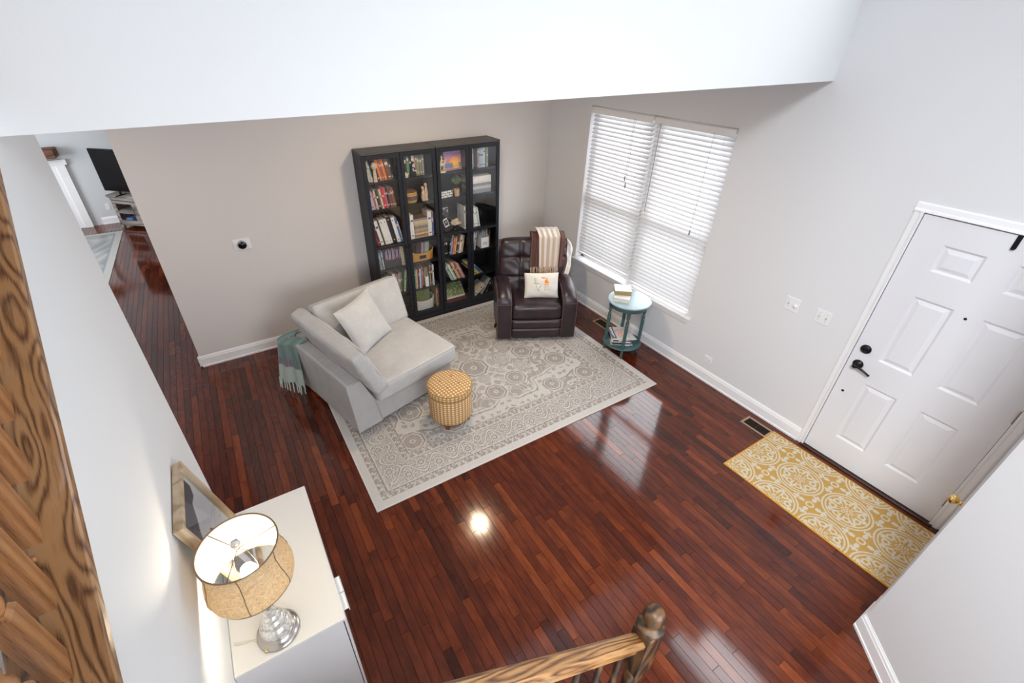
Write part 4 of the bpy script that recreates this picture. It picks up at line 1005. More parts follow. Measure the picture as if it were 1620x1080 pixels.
# side back cushion: leans outwards over the arm
def cush_back(p0, ln, rotz, lean, H, TH, seed, nm='back_cushion', amp=.042):
    hx, hy, hz = ln/2, H/2, TH/2
    return soft(nm, (ln, H, TH), .030, LIN2, sofa, p0, (R(90)-lean, 0, rotz), puff(hx, hy, hz, amp, .0045, seed), (22, 14, 4))
# local: x = length, y = height (after the tilt), z = thickness; rotz turns the length axis
c_ = cush_back((.150, .445, .640), 1.08, R(90), R(24), .51, .115, 4)
c_.rotation_euler = (Matrix.Rotation(R(90), 4, 'Z') @ Matrix.Rotation(R(90-(-0)), 4, 'X')).to_euler()
c_.matrix_local = Matrix.Translation((.160, .440, .640)) @ Matrix.Rotation(R(90), 4, 'Z') @ Matrix.Rotation(R(90-22), 4, 'X')
c2_ = cush_back((0, 0, 0), .96, 0, 0, .48, .125, 9)
c2_.matrix_local = Matrix.Translation((.665, .855, .650)) @ Matrix.Rotation(R(90-20), 4, 'X')

def welt(o_, hx, hy, hz, faces=(1, -1)):
    for sg in faces:
        pts = []; r_ = .020
        for (sx, sy, a0) in ((1, 1, 0), (-1, 1, 90), (-1, -1, 180), (1, -1, 270)):
            for k in range(4):
                a = R(a0+30*k); pts.append((sx*(hx*.985-r_-.006)+(r_)*math.cos(a), sy*(hy*.985-r_-.006)+(r_)*math.sin(a), sg*(hz-.004)))
        pts.append(pts[0]); w_ = MB().tube(pts, .0032, 5).build('piping', SEAM, o_)
welt(c_, .54, .255, .0575); welt(c2_, .48, .24, .0625); welt(cs, .465, .45, .0825, (1,))
# throw pillow
def pillow_obj(name, W, H, T_, m, mat4, label, cat, seed=0, wr=.004, pinch=.09, painter=None, nx=36, ny=36, parent=None):
    def surf(sgn):
        def f(U, V):
            u, v = U*2-1, V*2-1
            k = np.clip((1-np.abs(u)**2.4)*(1-np.abs(v)**2.4), 0, 1)**.55
            px = W/2*u*(1-pinch*(1-v*v)*1.0*(np.abs(u)**2)*.9); py = H/2*v*(1-pinch*(1-u*u)*(np.abs(v)**2)*.9)
            z = sgn*(T_/2*k+wr*k*(np.sin(7*u+seed+3*v)*np.sin(5*v-seed)))
            return np.stack([px, py, z], -1)
        return f
    me_o = []
    plain = lambda U, V: np.zeros(U.shape+(3,))+.5
    o = thing(name, (0, 0, 0), label, cat); o.matrix_world = mat4
    a = paint_grid('pillow_front', 1, 1, nx, ny, painter or plain, surf(1), m[0], o)
    b = paint_grid('pillow_back', 1, 1, 24, 24, plain, lambda U, V: surf(-1)(1-U, V), m[1], o)
    ed = []
    for k in range(81):
        a_ = k/80*4; s_ = int(a_) % 4; f = a_-int(a_)
        u, v = [(f, 0), (1, f), (1-f, 1), (0, 1-f)][s_]; pt = surf(1)(np.array([[u]]), np.array([[v]]))[0, 0]; ed.append((pt[0], pt[1], 0))
    MB().tube(ed, .0035, 5).build('piping', m[2], o)
    return o
SB = Matrix.Translation(sofa.location) @ Matrix.Rotation(R(15), 4, 'Z')
PL = Mfabric('linen_pillow', (.57, .56, .555))
def frame_from(o_, ex, ey):
    ex = Vector(ex).normalized(); ey = (Vector(ey)-ex*Vector(ey).dot(ex)).normalized(); ez = ex.cross(ey)
    m_ = Matrix((ex, ey, ez)).transposed().to_4x4(); m_.translation = Vector(o_); return m_
pf = frame_from((.545, .595, .690), (.40, .16, .015), (-.20, .13, .39))
pillow_obj('throw_pillow', .52, .49, .16, (PL, PL, PL), SB @ pf, 'square off-white throw pillow leaning in the corner of the beige sofa', 'pillow', 2)

# green throw over the rear left corner of the sofa
def Mthrow():
    m, t, b = nt('green_throw'); a = t.nodes.new('ShaderNodeAttribute'); a.attribute_name = 'Col'; L(t, a, 'Color', b, 'Base Color'); b.inputs['Roughness'].default_value = .95
    mp = coords(t, 'Object', (1, 1, 1)); n = noise(t, mp, 300, 3); bump(t, n, 'Fac', b, .6, .002); MC['green_throw'] = m; return m
GT = Mthrow()
tb = thing('green_throw_blanket', (0, 0, 0), 'green and grey fringed throw hanging over the rear corner of the beige sofa', 'blanket'); tb.matrix_world = SB.copy()
plan = [(-.062, .86), (-.095, .93), (-.150, 1.01), (-.185, 1.09), (-.150, 1.15), (-.07, 1.17)]
def interp(pts, t):
    x = t*(len(pts)-1); i = min(int(x), len(pts)-2); f = x-i
    return tuple(a*(1-f)+b*f for a, b in zip(pts[i], pts[i+1]))
topp = [(.06, .84), (.04, .90), (.02, .98), (.05, 1.04), (.10, 1.05), (.14, 1.05)]
nU, nV = 40, 46
def gsurf(U, V):
    out = np.zeros(U.shape+(3,))
    for i in range(U.shape[0]):
        for j in range(U.shape[1]):
            u, v = U[i, j], V[i, j]     # v = 0 top (on the arm), 1 bottom
            a = interp(topp, u); b = interp(plan, u); fl = .012*math.sin(u*26+1.0)*min(1, v*1.5)
            k = min(1, v/.16); kk = k*k*(3-2*k)
            drop = max(0, (v-.10)/.90)
            x = a[0]+(b[0]*.62+.0-a[0])*kk+(b[0]*.38)*drop+fl*.6; y = a[1]+((b[1]-a[1])*kk)*(.8+.2*drop)+fl*.4
            z = .600-.03*kk-.415*drop+.012*math.sin(u*9)*(1-drop)+(-.06+.10*u)*drop*.9
            out[i, j] = (x, y, z)
    return out
def gpaint(U, V):
    C = mixc((.115, .18, .165), (.185, .26, .24), sm(np.sin(U*22+V*4), -1, 1)); C = put(C, sm(V, .42, .50)*(1-sm(V, .60, .63))*sm(U, .08, .25), (.19, .16, .20)); C = put(C, sm(V, .62, .65), (.40, .47, .42))
    return put(C, (np.sin(U*160) > .2)*.12*np.ones_like(U), (.5, .6, .55))
gt = paint_grid('cloth', 1, 1, nU, nV, gpaint, gsurf, GT, tb)
md = gt.modifiers.new('s', 'SOLIDIFY'); md.thickness = .006
mb = MB()
for k in range(15):
    u = (k+.5)/15; p = gsurf(np.array([[u]]), np.array([[1.0]]))[0, 0]; q = random.uniform(-.008, .008)
    mb.tube([p+(0, 0, .01), p+(q*.5, -q, -.03), p+(-.006+q, q, -.075), p+(-.008+q*1.5, 0, -random.uniform(.095, .12))], [.006, .0055, .005, .005], 6)
mb.build('fringe', M('pale_fringe', (.56, .64, .58), .95), tb)

# ================================================================ OTTOMAN
def Mcheck():
    m, t, b = nt('gingham'); c = t.nodes.new('ShaderNodeUVMap'); c.uv_map = 'UVMap'
    sp = t.nodes.new('ShaderNodeSeparateXYZ'); L(t, c, 0, sp, 0)
    outs = []
    for ax in (0, 1):
        a = t.nodes.new('ShaderNodeMath'); a.operation = 'FRACT'; L(t, sp, ax, a, 0)
        g = t.nodes.new('ShaderNodeMath'); g.operation = 'LESS_THAN'; g.inputs[1].default_value = .50; L(t, a, 0, g, 0); outs.append(g)
    mu = t.nodes.new('ShaderNodeMath'); mu.operation = 'MULTIPLY'; L(t, outs[0], 0, mu, 0); L(t, outs[1], 0, mu, 1)
    ad = t.nodes.new('ShaderNodeMath'); ad.operation = 'ADD'; L(t, outs[0], 0, ad, 0); L(t, outs[1], 0, ad, 1)
    ha = t.nodes.new('ShaderNodeMath'); ha.operation = 'MULTIPLY'; ha.inputs[1].default_value = .5; L(t, ad, 0, ha, 0)
    r = ramp(t, ha, 0, [(0, (.40, .20, .045)), (.5, (.48, .26, .075)), (1, (.74, .66, .52))]); r.color_ramp.interpolation = 'CONSTANT'
    r.color_ramp.elements[1].position = .25; r.color_ramp.elements[2].position = .75
    L(t, r, 'Color', b, 'Base Color'); b.inputs['Roughness'].default_value = .85; mp = coords(t); n = noise(t, mp, 500, 2); bump(t, n, 'Fac', b, .3, .001); return m
GING = Mcheck()
def uv_set(o, fn):
    me = o.data; uv = me.uv_layers.new(name='UVMap')
    for p in me.polygons:
        for li in p.loop_indices:
            uv.data[li].uv = fn(me.vertices[me.loops[li].vertex_index].co, p)
ot = thing('ottoman', (-2.505, -2.06, .0085), 'round mustard gingham storage ottoman on the rug by the beige sofa', 'ottoman', rz=R(8))
PT = .0285
def cyluv(co, p):
    a = math.atan2(co.y, co.x); ca = math.atan2(p.center.y, p.center.x)
    if a-ca > math.pi: a -= 2*math.pi
    if a-ca < -math.pi: a += 2*math.pi
    if abs(p.normal.z) > .75: return (co.x/PT, co.y/PT)
    return (a*.195/.034, co.z/.0235)
o = MB().lathe([(.150, .060), (.186, .066), (.192, .080), (.195, .15), (.195, .325), (.192, .335)], 72).build('body', GING, ot); uv_set(o, cyluv)
o = MB().lathe([(.188, .340), (.197, .342), (.200, .352), (.200, .385), (.195, .398), (.180, .408), (.12, .416), (.05, .419), (0, .4195)], 72).build('lid', GING, ot); uv_set(o, cyluv)
mb = MB(); ring = lambda r_, z: [(r_*math.cos(a), r_*math.sin(a), z) for a in np.linspace(0, 2*math.pi, 73)]
mb.tube(ring(.197, .398), .0035, 5); mb.tube(ring(.198, .3385), .003, 5); mb.build('piping', M('mustard_cord', (.40, .22, .06), .8), ot)
for a in (45, 135, 225, 315):
    MB().lathe([(.006, .416), (.008, .4185), (.004, .4215), (0, .422)], 8, c=(.085*math.cos(R(a)), .085*math.sin(R(a)))).build('button', cover('brown'), ot)
    mb = MB(); cx1, cy1 = .155*math.cos(R(a)), .155*math.sin(R(a)); T = Matrix.Translation((cx1, cy1, 0)) @ Matrix.Rotation(R(a), 4, 'Z')
    vs = [T @ Vector(v) for v in ((-.017, -.017, 0), (.017, -.017, 0), (.017, .017, 0), (-.017, .017, 0), (-.024, -.024, .064), (.024, -.024, .064), (.024, .024, .064), (-.024, .024, .064))]
    mb.add(vs, [(3, 2, 1, 0), (4, 5, 6, 7), (0, 1, 5, 4), (1, 2, 6, 5), (2, 3, 7, 6), (3, 0, 4, 7)]); mb.build('leg', M('stained_leg', (.16, .055, .018), .4), ot)

# ================================================================ RECLINER
def Mleather():
    m, t, b = nt('oxblood_leather'); mp = coords(t); n = noise(t, mp, 7, 4, .6); v = t.nodes.new('ShaderNodeTexVoronoi'); v.inputs['Scale'].default_value = 260; L(t, mp, 0, v, 'Vector')
    r = ramp(t, n, 'Fac', [(.3, (.011, .005, .008)), (.55, (.023, .010, .015)), (.8, (.045, .020, .027))]); L(t, r, 'Color', b, 'Base Color')
    rr = t.nodes.new('ShaderNodeMapRange'); rr.inputs['To Min'].default_value = .26; rr.inputs['To Max'].default_value = .46; L(t, n, 'Fac', rr, 'Value'); L(t, rr, 0, b, 'Roughness')
    bump(t, v, 'Distance', b, .18, .001); b.inputs['Specular IOR Level'].default_value = .6; return m
LEA = Mleather(); STI = M('leather_seam', (.16, .085, .075), .5)
RA = R(-27.7); rc = thing('recliner', (-1.477, -1.20, .0085), 'dark oxblood leather recliner with tufted back between bookcase and window', 'armchair', rz=RA)
side = [(.0, .04), (.0, .30), (.004, .47), (.018, .515), (.055, .552), (.13, .592), (.23, .618), (.34, .628), (.45, .618), (.54, .585), (.62, .50), (.66, .30), (.66, .04)]
for u0 in (.0, .735):
    mb = MB(); wv = .165
    NW = 7; n = len(side); vs = []
    for k in range(NW):
        f = k/(NW-1); ins = .022*(abs(2*f-1))**4; puffz = .018*(1-(2*f-1)**2)
        cv = sum(p[0] for p in side)/n
        for p in side: vs.append((u0+wv*f, cv+(p[0]-cv)*(1-ins*.6), p[1]+(puffz if p[1] > .45 else 0)-(ins if p[1] > .45 else 0)))
    fs = []
    for k in range(NW-1):
        for i in range(n-1): fs.append((k*n+i, k*n+i+1, (k+1)*n+i+1, (k+1)*n+i))
    fs += [tuple(range(n))[::-1], tuple(range((NW-1)*n, NW*n)), ((0), (NW-1)*n, (NW-1)*n+n-1, n-1)]
    mb.add(vs, fs[:-3], True); mb.add(vs, fs[-3:], False); a_ = mb.build('arm', LEA, rc)
    md = a_.modifiers.new('b', 'BEVEL'); md.width = .012; md.segments = 3; md.limit_method = 'ANGLE'; md.angle_limit = R(40)
    sm_ = MB()
    for e in (.004, wv-.004):
        sm_.tube([(u0+e, p[0]-.001 if p[0] < .3 else p[0]+.001, p[1]-.010 if p[1] > .5 else p[1]) for p in side[:-1]], .0028, 5)
    sm_.tube([(u0+.006, -.003, .482), (u0+wv/2, -.005, .484), (u0+wv-.006, -.003, .482)], .0025, 5)
    sm_.build('seam', STI, a_)
# seat, front panels
def leaf(hx, hy, hz, amp, seed): return puff(hx, hy, hz, amp, .0015, seed)
soft('seat_cushion', (.585, .56, .17), .05, LEA, rc, (.450, .265, .375), (R(1.5), 0, 0), leaf(.29, .28, .085, .028, 3), (14, 14, 4))
soft('front_panel', (.575, .10, .125), .04, LEA, rc, (.450, .035, .222), (0, 0, 0), None, (14, 3, 3))
soft('footrest_panel', (.575, .09, .135), .035, LEA, rc, (.450, .035, .105), (0, 0, 0), None, (14, 3, 3))
mb = MB(); mb.tube([(.17, -.018, .288), (.30, -.024, .280), (.45, -.026, .278), (.60, -.024, .280), (.73, -.018, .288)], .003, 5); mb.tube([(.17, -.014, .165), (.45, -.018, .162), (.73, -.014, .165)], .003, 5); mb.build('seam', STI, rc)
# back: tufted slab
def backfn(p):
    # local slab: x width .72, y height .62, z thickness
    u = p.x/.40; v = p.y/.33
    rows = [-.33, .33]
    d = p.z
    if p.z > 0:
        g = 0
        for r_ in (.32, -.36): g = max(g, math.exp(-((v-r_)/.05)**2))
        gx = max(math.exp(-((u-.36)/.04)**2), math.exp(-((u+.36)/.04)**2))
        cn = sum(math.exp(-((u-q_)**2*1.4+(v-.32)**2)/.03) for q_ in (-.36, .36))
        cell = 1-.0
        d = p.z+.030*max(0, 1-u*u)**.5*max(0, 1-v*v)**.3-.014*g-.012*gx-.026*min(1, cn)
        d += .004*math.sin(9*u+3*v)*math.sin(11*v+2*u)
    return (p.x*(1-.05*max(0, v)**3), p.y-.018*abs(u)**4*(1 if v > .6 else 0), d)
BM = Matrix.Translation((.448, .545, .715)) @ Matrix.Rotation(R(90-12), 4, 'X')
bk = soft('backrest', (.80, .66, .15), .06, LEA, rc, (0, 0, 0), (0, 0, 0), backfn, (40, 36, 4)); bk.matrix_local = BM
mb = MB()
def bpt(u, v, off=.002):
    p = Vector((u*.40, v*.33, .075)); q = backfn(p); return BM @ Vector((q[0], q[1], q[2]+off-.006*0))
for r_ in (.32, -.36): mb.tube([bpt(u, r_) for u in np.linspace(-.9, .9, 25)], .0022, 4)
for q_ in (-.36, .36): mb.tube([bpt(q_, v) for v in np.linspace(-.9, .90, 30)], .0022, 4)
mb.build('seam', M('back_seam', (.09, .045, .045), .5), rc)
for q_ in (-.36, .36): MB().lathe([(0, -.004), (.012, 0), (.010, .006), (0, .009)], 12, T=BM @ Matrix.Translation((q_*.40, .32*.33, .075-.008))).build('tuft_button', LEA, rc)
# rear shell with brown side edges
mb = MB(); mb.prism([(.48, .10), (.50, .55), (.545, .98), (.60, 1.015), (.66, 1.0), (.70, .60), (.70, .10)], .055, .845, 'x'); o = mb.build('rear_shell', M('shell_leather', (.065, .030, .022), .42, var=.3, vscale=12), rc)
md = o.modifiers.new('b', 'BEVEL'); md.width = .02; md.segments = 3
MB().lathe([(.27, .0), (.275, .012), (.26, .03), (.10, .04)], 36, c=(.45, .33)).build('swivel_base', BLACK, rc)
mb = MB(); mb.lathe([(.018, 0), (.018, .018), (0, .02)], 12, T=Matrix.Translation((0, .06, .20)) @ Matrix.Rotation(R(-90), 4, 'Y')); mb.tube([(-.018, .06, .20), (-.024, .03, .21), (-.024, -.005, .205)], [.010, .009, .011], 7); mb.build('recline_lever', BLACK, rc)

RM = Matrix.Translation(rc.location) @ Matrix.Rotation(RA, 4, 'Z')
# lumbar pillow with printed map design
def poly_mask(U, V, pts):
    ins = np.zeros(U.shape, bool); n = len(pts)
    for i in range(n):
        x1, y1 = pts[i]; x2, y2 = pts[(i+1) % n]
        c_ = ((y1 > V) != (y2 > V)) & (U < (x2-x1)*(V-y1)/((y2-y1) if y2 != y1 else 1e-9)+x1); ins ^= c_
    return ins.astype(float)
def p_lum(U, V):
    C = np.zeros(U.shape+(3,))+np.array((.70, .66, .60))
    g = (.30, .48, .32); og = (.72, .25, .035); dk = (.10, .16, .11); gd = (.50, .38, .14)
    # L in green
    m = ((U > .27) & (U < .335) & (V > .60) & (V < .84)) | ((U > .27) & (U < .42) & (V > .585) & (V < .615)); C = put(C, m*.55, g)
    m = ((U > .27) & (U < .44) & (V > .588) & (V < .602)).astype(float); C = put(C, m*.8, dk)
    C = put(C, ((np.hypot(U-.285, (V-.605)*.7) < .012) | (np.hypot(U-.355, (V-.60)*.7) < .012)).astype(float), dk)
    # two-peninsula map in orange
    C = put(C, poly_mask(U, V, [(.47, .83), (.505, .865), (.53, .85), (.57, .835), (.60, .83), (.65, .825), (.68, .815), (.64, .80), (.60, .80), (.57, .79), (.545, .785), (.53, .80), (.50, .81)]), og)
    C = put(C, poly_mask(U, V, [(.585, .60), (.58, .64), (.575, .69), (.585, .73), (.61, .765), (.645, .78), (.67, .765), (.675, .73), (.665, .695), (.68, .68), (.705, .69), (.71, .66), (.695, .63), (.68, .60)]), og)
    # V outline
    m = poly_mask(U, V, [(.31, .55), (.335, .55), (.395, .36), (.455, .55), (.48, .55), (.41, .31), (.38, .31)]); C = put(C, m*.6, g)
    tx = ((np.sin(U*210) > .0) & (np.sin(V*120) > .1)); C = put(C, (m > 0)*tx*.8, dk)
    m = ((U > .40) & (U < .455) & (V > .40) & (V < .52)).astype(float); C = put(C, m*tx*.35, dk)
    # E of lettered bars
    for k, (v0, v1, c, u1) in enumerate([(.545, .575, gd, .72), (.535, .548, og, .66), (.475, .495, og, .70), (.425, .445, dk, .61), (.40, .412, gd, .60), (.345, .375, gd, .73), (.345, .36, dk, .61)]):
        m = ((U > .565) & (U < u1) & (V > v0) & (V < v1)).astype(float); C = put(C, m*(.55+.4*(np.sin(U*260) > -.2)), c)
    C = put(C, ((U < .05) | (V < .06)).astype(float)*.35, (.50, .42, .32)); return C
bl = Vector((.318, .165, .468)); brt = Vector((.705, .160, .468))
pm = frame_from((.512, .205, .612), (1, 0, 0), (0, .30, .95))
CAN = Mfabric('canvas', (.66, .62, .57)); LUMF = Mattr('printed_canvas', .9, bmp=.3, bscale=500)
pillow_obj('lumbar_pillow', .385, .285, .10, (LUMF, CAN, CAN), RM @ pm, 'white lumbar pillow printed with an orange map shape on the dark recliner', 'pillow', 5, .003, .05, p_lum, 150, 112)

# throw over the recliner back
rt = thing('brown_throw_blanket', (0, 0, 0), 'brown and cream fringed throw draped over the top of the recliner', 'blanket'); rt.matrix_world = RM.copy()
def drape(u0a, u1a, u0b, u1b, zf, zb, off, folds, ph, amp, name, painter, nx=60, ny=70, m=None):
    # v: 0 front hem -> 1 rear hem; path over the back of the chair in the (y, z) plane
    top_y0, top_z = .500, 1.055+off
    def path(t, u):
        Lf = top_z-zf; Lb = top_z-zb; Wt = .24
        s = t*(Lf+Wt+Lb)
        if s < Lf:
            z = zf+s; y = .545+.2126*(z-.715)-.118-off
            k = (Lf-s)
            if k < .05: f_ = 1-k/.05; y += .010*f_*f_
            return y, z
        if s < Lf+Wt:
            f_ = (s-Lf)/Wt; ys = .545+.2126*(top_z-.715)-.118-off; return ys+(.735+off-ys)*f_, top_z-.004+.014*math.sin(math.pi*f_)
        k = s-Lf-Wt; return .735+off, top_z-k
    def sf(U, V):
        out = np.zeros(U.shape+(3,))
        for i in range(U.shape[0]):
            for j in range(U.shape[1]):
                u, v = U[i, j], V[i, j]; y, z = path(v, u)
                a = u0b+(u0a-u0b)*abs(1-v*1.0); b = u1b+(u1a-u1b)*(1-v)
                a = u0a*(1-v)+u0b*v; b = u1a*(1-v)+u1b*v
                f_ = math.sin(u*folds*6.28+ph+1.2*math.sin(v*3))
                fr = max(0, min(1, (1.0-z+.06)*4)) if v < .5 else 1
                g = -amp*(f_+1)*(.35+.65*fr)*(1 if v < .5 else -1)
                out[i, j] = (a+(b-a)*u, y+g, z+amp*.6*(f_)*(1-fr))
        return out
    o = paint_grid(name, 1, 1, nx, ny, painter, sf, m, rt)
    md = o.modifiers.new('s', 'SOLIDIFY'); md.thickness = .004; return sf
def p_brown(U, V): return mixc((.090, .040, .034), (.13, .062, .052), sm(np.sin(U*70), -1, 1))
def p_stripe(U, V):
    s = np.sin(U*23+.5); C = mixc((.50, .39, .31), (.68, .62, .57), sm(s, -.5, .7)); C = put(C, ((np.sin(U*120)) > .6)*.25*np.ones_like(U), (.40, .28, .2)); return put(C, sm(V, .30, .42)*.6*np.ones_like(U), (.74, .70, .64))
CL = Mattr('woven_cloth', .95, bmp=.5, bscale=700)
f1 = drape(.395, .775, .46, .88, .735, .60, .006, 3.5, .6, .010, 'lower_layer', p_brown, m=CL)
f2 = drape(.500, .715, .485, .775, .755, .70, .040, 4.2, 0, .010, 'upper_layer', p_stripe, m=CL)
mb = MB()
for fn, n_, zt_ in ((f1, 22, .09), (f2, 18, .085)):
    for k in range(n_):
        u = (k+.5)/n_; p = fn(np.array([[u]]), np.array([[0.0]]))[0, 0]; q = random.uniform(-.01, .01)
        if fn is f1 and p[0] > .70: continue
        mb.tube([p+(0, 0, .01), p+(q, -.012, -.03), p+(q*.2, -.022, -.055), p+(q*1.6, -.030, -zt_*random.uniform(.8, 1.1))], [.005, .005, .004, .004], 5)
mb.build('fringe', M('cream_fringe', (.60, .45, .34), .95), rt)
# the cream side tail hanging at the window side
def p_tail(U, V): return put(mixc((.68, .62, .56), (.76, .73, .69), sm(np.sin(V*30), -1, 1)), ((U < .35)).astype(float), (.10, .045, .038))
def s_tail(U, V):
    w_ = .13-.05*V+.05*np.sin(V*9)*(1-V); x = .800+.075*np.sin(V*3.0)*(1-.3*V)+(U-.5)*w_; y = .50-.02*np.sin(U*8)+.05*(1-V)+.10*U*(1-V*.6); z = 1.035-.45*V-.05*U*(1-V)+.012*np.sin(U*9+V*5)
    return np.stack([x, y-.10*V*V, z], -1)
o = paint_grid('side_tail', 1, 1, 24, 50, p_tail, s_tail, CL, rt); md = o.modifiers.new('s', 'SOLIDIFY'); md.thickness = .004
mb = MB()
for k in range(8):
    p = s_tail(np.array([[(k+.5)/8]]), np.array([[1.0]]))[0, 0]; q = random.uniform(-.008, .008)
    mb.tube([p+(0, 0, .008), p+(q, -.003, -.03), p+(q*1.4, -.002, -.075)], [.005, .0045, .004], 5)
mb.build('tail_fringe', M('white_fringe', (.72, .68, .64), .95), rt)

# ================================================================ SIDE TABLE
TEAL = M('teal_paint', (.045, .095, .098), .42, var=.18, vscale=22, bmp=.08, bscale=120); TEALT = M('teal_top', (.29, .38, .41), .30, var=.06, vscale=14)
st_ = thing('side_table', (-.352, -2.045, 0), 'round teal painted side table with turned legs in front of the window', 'side table', rz=R(3))
TH_ = .655
MB().lathe([(0, TH_-.020), (.215, TH_-.020), (.225, TH_-.015), (.228, TH_-.008), (.224, TH_-.002), (.215, TH_), (0, TH_)], 64).build('tabletop', TEALT, st_)
MB().lathe([(.190, TH_-.075), (.196, TH_-.072), (.196, TH_-.020), (.19, TH_-.020)], 56, cap=False).build('apron', TEAL, st_)
MB().lathe([(0, .118), (.200, .118), (.208, .124), (.208, .132), (.200, .137), (0, .137)], 56).build('lower_shelf', TEAL, st_)
prof = [(.013, 0), (.014, .01), (.015, .11), (.016, .14), (.017, .30), (.0185, .42), (.0185, .435), (.012, .440), (.012, .446), (.018, .452), (.019, .466), (.014, .474), (.011, .484), (.012, .50), (.018, .518), (.019, .53), (.013, .542), (.013, .548), (.019, .553), (.020, .60), (.020, TH_-.021)]
for a in (45, 135, 225, 315):
    zoff = .0085 if a in (135, 225) else 0.0
    MB().lathe([(r_*1.05, max(z, zoff)) for r_, z in prof], 16, c=(.178*math.cos(R(a)), .178*math.sin(R(a)))).build('leg', TEAL, st_)
# books on the table
def flat_book(name, c, W, D, H, pages, loc, rz, label, cat='book', painter=None, edge=True):
    t_ = thing(name, loc, label, cat, rz=rz)
    mb = MB(); mb.box((-W/2, -D/2, 0), (W/2, D/2, .003)).box((-W/2, -D/2, H-.003), (W/2, D/2, H)).box((W/2-.003, -D/2, 0), (W/2, D/2, H)); mb.build('cover', c, t_)
    MB().box((-W/2+.004, -D/2+.003, .003), (W/2-.003, D/2-.003, H-.003)).build('pages', pages, t_)
    if painter: paint_grid('cover_art', 1, 1, 60, 60, painter, lambda U, V: np.stack([(U-.5)*W, (V-.5)*D, np.full_like(U, H+.0006)], -1), Mattr('printed_surface', .5), t_, False)
    return t_
flat_book('book', cover('white'), .165, .215, .042, PAGES, (-.395, -1.985, TH_+.0005), R(-52), 'white paged book under the speckled box on the teal side table')
def p_speck(U, V):
    C = np.zeros(U.shape+(3,))+np.array((.78, .77, .76)); rs = random.Random(4)
    for i in range(6):
        for j in range(6):
            x, y = (i+.5+.3*(j % 2))/6.3, (j+.5)/6; a = rs.uniform(0, 3.1)
            d = abs((U-x)*math.cos(a)+(V-y)*math.sin(a)); e = abs(-(U-x)*math.sin(a)+(V-y)*math.cos(a)); C = put(C, ((d < .012) & (e < .045)).astype(float), (.08, .08, .09))
    return C
tb2 = thing('patterned_box', (-.372, -1.945, TH_+.0435), 'white speckled gilt edged box on top of the book on the side table', 'box', rz=R(-40))
MB().box((-.085, -.075, 0), (.085, .075, .05), c=.003).build('body', M('gilt_edge', (.33, .25, .10), .4, metal=.3, var=.3, vscale=60), tb2)
MB().box((-.088, -.078, .0445), (.088, .078, .0525), c=.002).build('lid', cover('white'), tb2)
paint_grid('lid_pattern', 1, 1, 80, 70, p_speck, lambda U, V: np.stack([(U-.5)*.172, (V-.5)*.152, np.full_like(U, .0532)], -1), Mattr('printed_surface', .5), tb2, False)
# magazines on the shelf
def p_mag(U, V):
    C = np.zeros(U.shape+(3,))+np.array((.45, .44, .45)); C = put(C, (U < .26).astype(float), (.07, .08, .12)); C = put(C, ((U > .07) & (U < .10) & (V > .35)).astype(float), (.8, .8, .8)); C = put(C, ((U > .13) & (U < .16) & (V > .2)).astype(float), (.8, .8, .8))
    for (x, y, r_) in ((.42, .66, .16), (.50, .40, .18), (.66, .60, .13), (.60, .28, .1)):
        d = np.hypot((U-x), (V-y)); C = put(C, sm(-d, -r_, -r_*.7), (.55, .30, .24)); C = put(C, sm(-np.hypot(U-x-.03, V-y+.03), -r_*.5, -r_*.3), (.66, .42, .36))
    C = put(C, ((V < .10)).astype(float), (.62, .56, .30)); return C
def p_mag2(U, V): return put(np.zeros(U.shape+(3,))+np.array((.62, .62, .62)), ((np.sin(U*70) > .4) & (np.sin(V*25) > .2) & (U > .3)).astype(float)*.5, (.3, .3, .32))
zz = .1385
specs = [('silver', .012, -38, (.0, .01)), ('white', .008, -34, (.01, -.01)), ('black', .010, -30, (-.008, .0)), ('silver', .012, -36, (.006, .008)), ('white', .008, -40, (0, 0)), ('navy', .010, -33, (.005, .0)), ('white', .008, -20, (.03, -.01)), ('silver', .006, -30, (-.005, .01))]
for k, (c, h, a, (dx, dy)) in enumerate(specs):
    W_, D_ = .205, .265
    o_ = flat_book('magazine', cover(c), W_, D_, h, PAGES, (-.372+dx, -2.025+dy, zz), R(a), ['pale magazine at the bottom of the pile on the side table shelf', 'white magazine second from the bottom on the side table shelf', 'black magazine third from the bottom on the side table shelf', 'grey magazine fourth from the bottom on the side table shelf', 'white magazine fifth from the bottom on the side table shelf', 'navy magazine third from the top on the side table shelf', 'plain grey white magazine just under the top one on the table shelf', 'glossy magazine with flesh toned cover photo topping the shelf pile'][k], 'magazine', p_mag if k == 7 else (p_mag2 if k == 6 else None))
    zz += h+.0008

# ================================================================ WALL AND FLOOR FITTINGS
def register(y0, y1, x0, x1, label, fm, sm_):
    t_ = thing('floor_register', ((x0+x1)/2, (y0+y1)/2, .0005), label, 'vent'); W, D = (x1-x0)/2, (y1-y0)/2; b = .020
    mb = MB(); mb.box((-W, -D, 0), (-W+b, D, .005), c=.0015).box((W-b, -D, 0), (W, D, .005), c=.0015).box((-W+b, -D, 0), (W-b, -D+b, .005)).box((-W+b, D-b, 0), (W-b, D, .005)); mb.build('frame', fm, t_)
    MB().box((-W+b, -D+b, .0002), (W-b, D-b, .001)).build('duct_opening', BLACK, t_)
    n = 12
    mb = MB()
    for k in range(n):
        x = -W+b+(2*W-2*b)*(k+.5)/n; mb.box((x-.0016, -D+b, .001), (x+.0016, D-b, .0042))
    mb.box((-W+b, -.003, .001), (W-b, .003, .0045)); mb.build('grille', sm_, t_, kind='stuff')
register(-1.70, -1.402, -.200, -.055, 'wood framed floor register between recliner and teal table', M('oak_register', (.30, .18, .09), .4), M('bronze', (.035, .022, .015), .4, metal=.5))
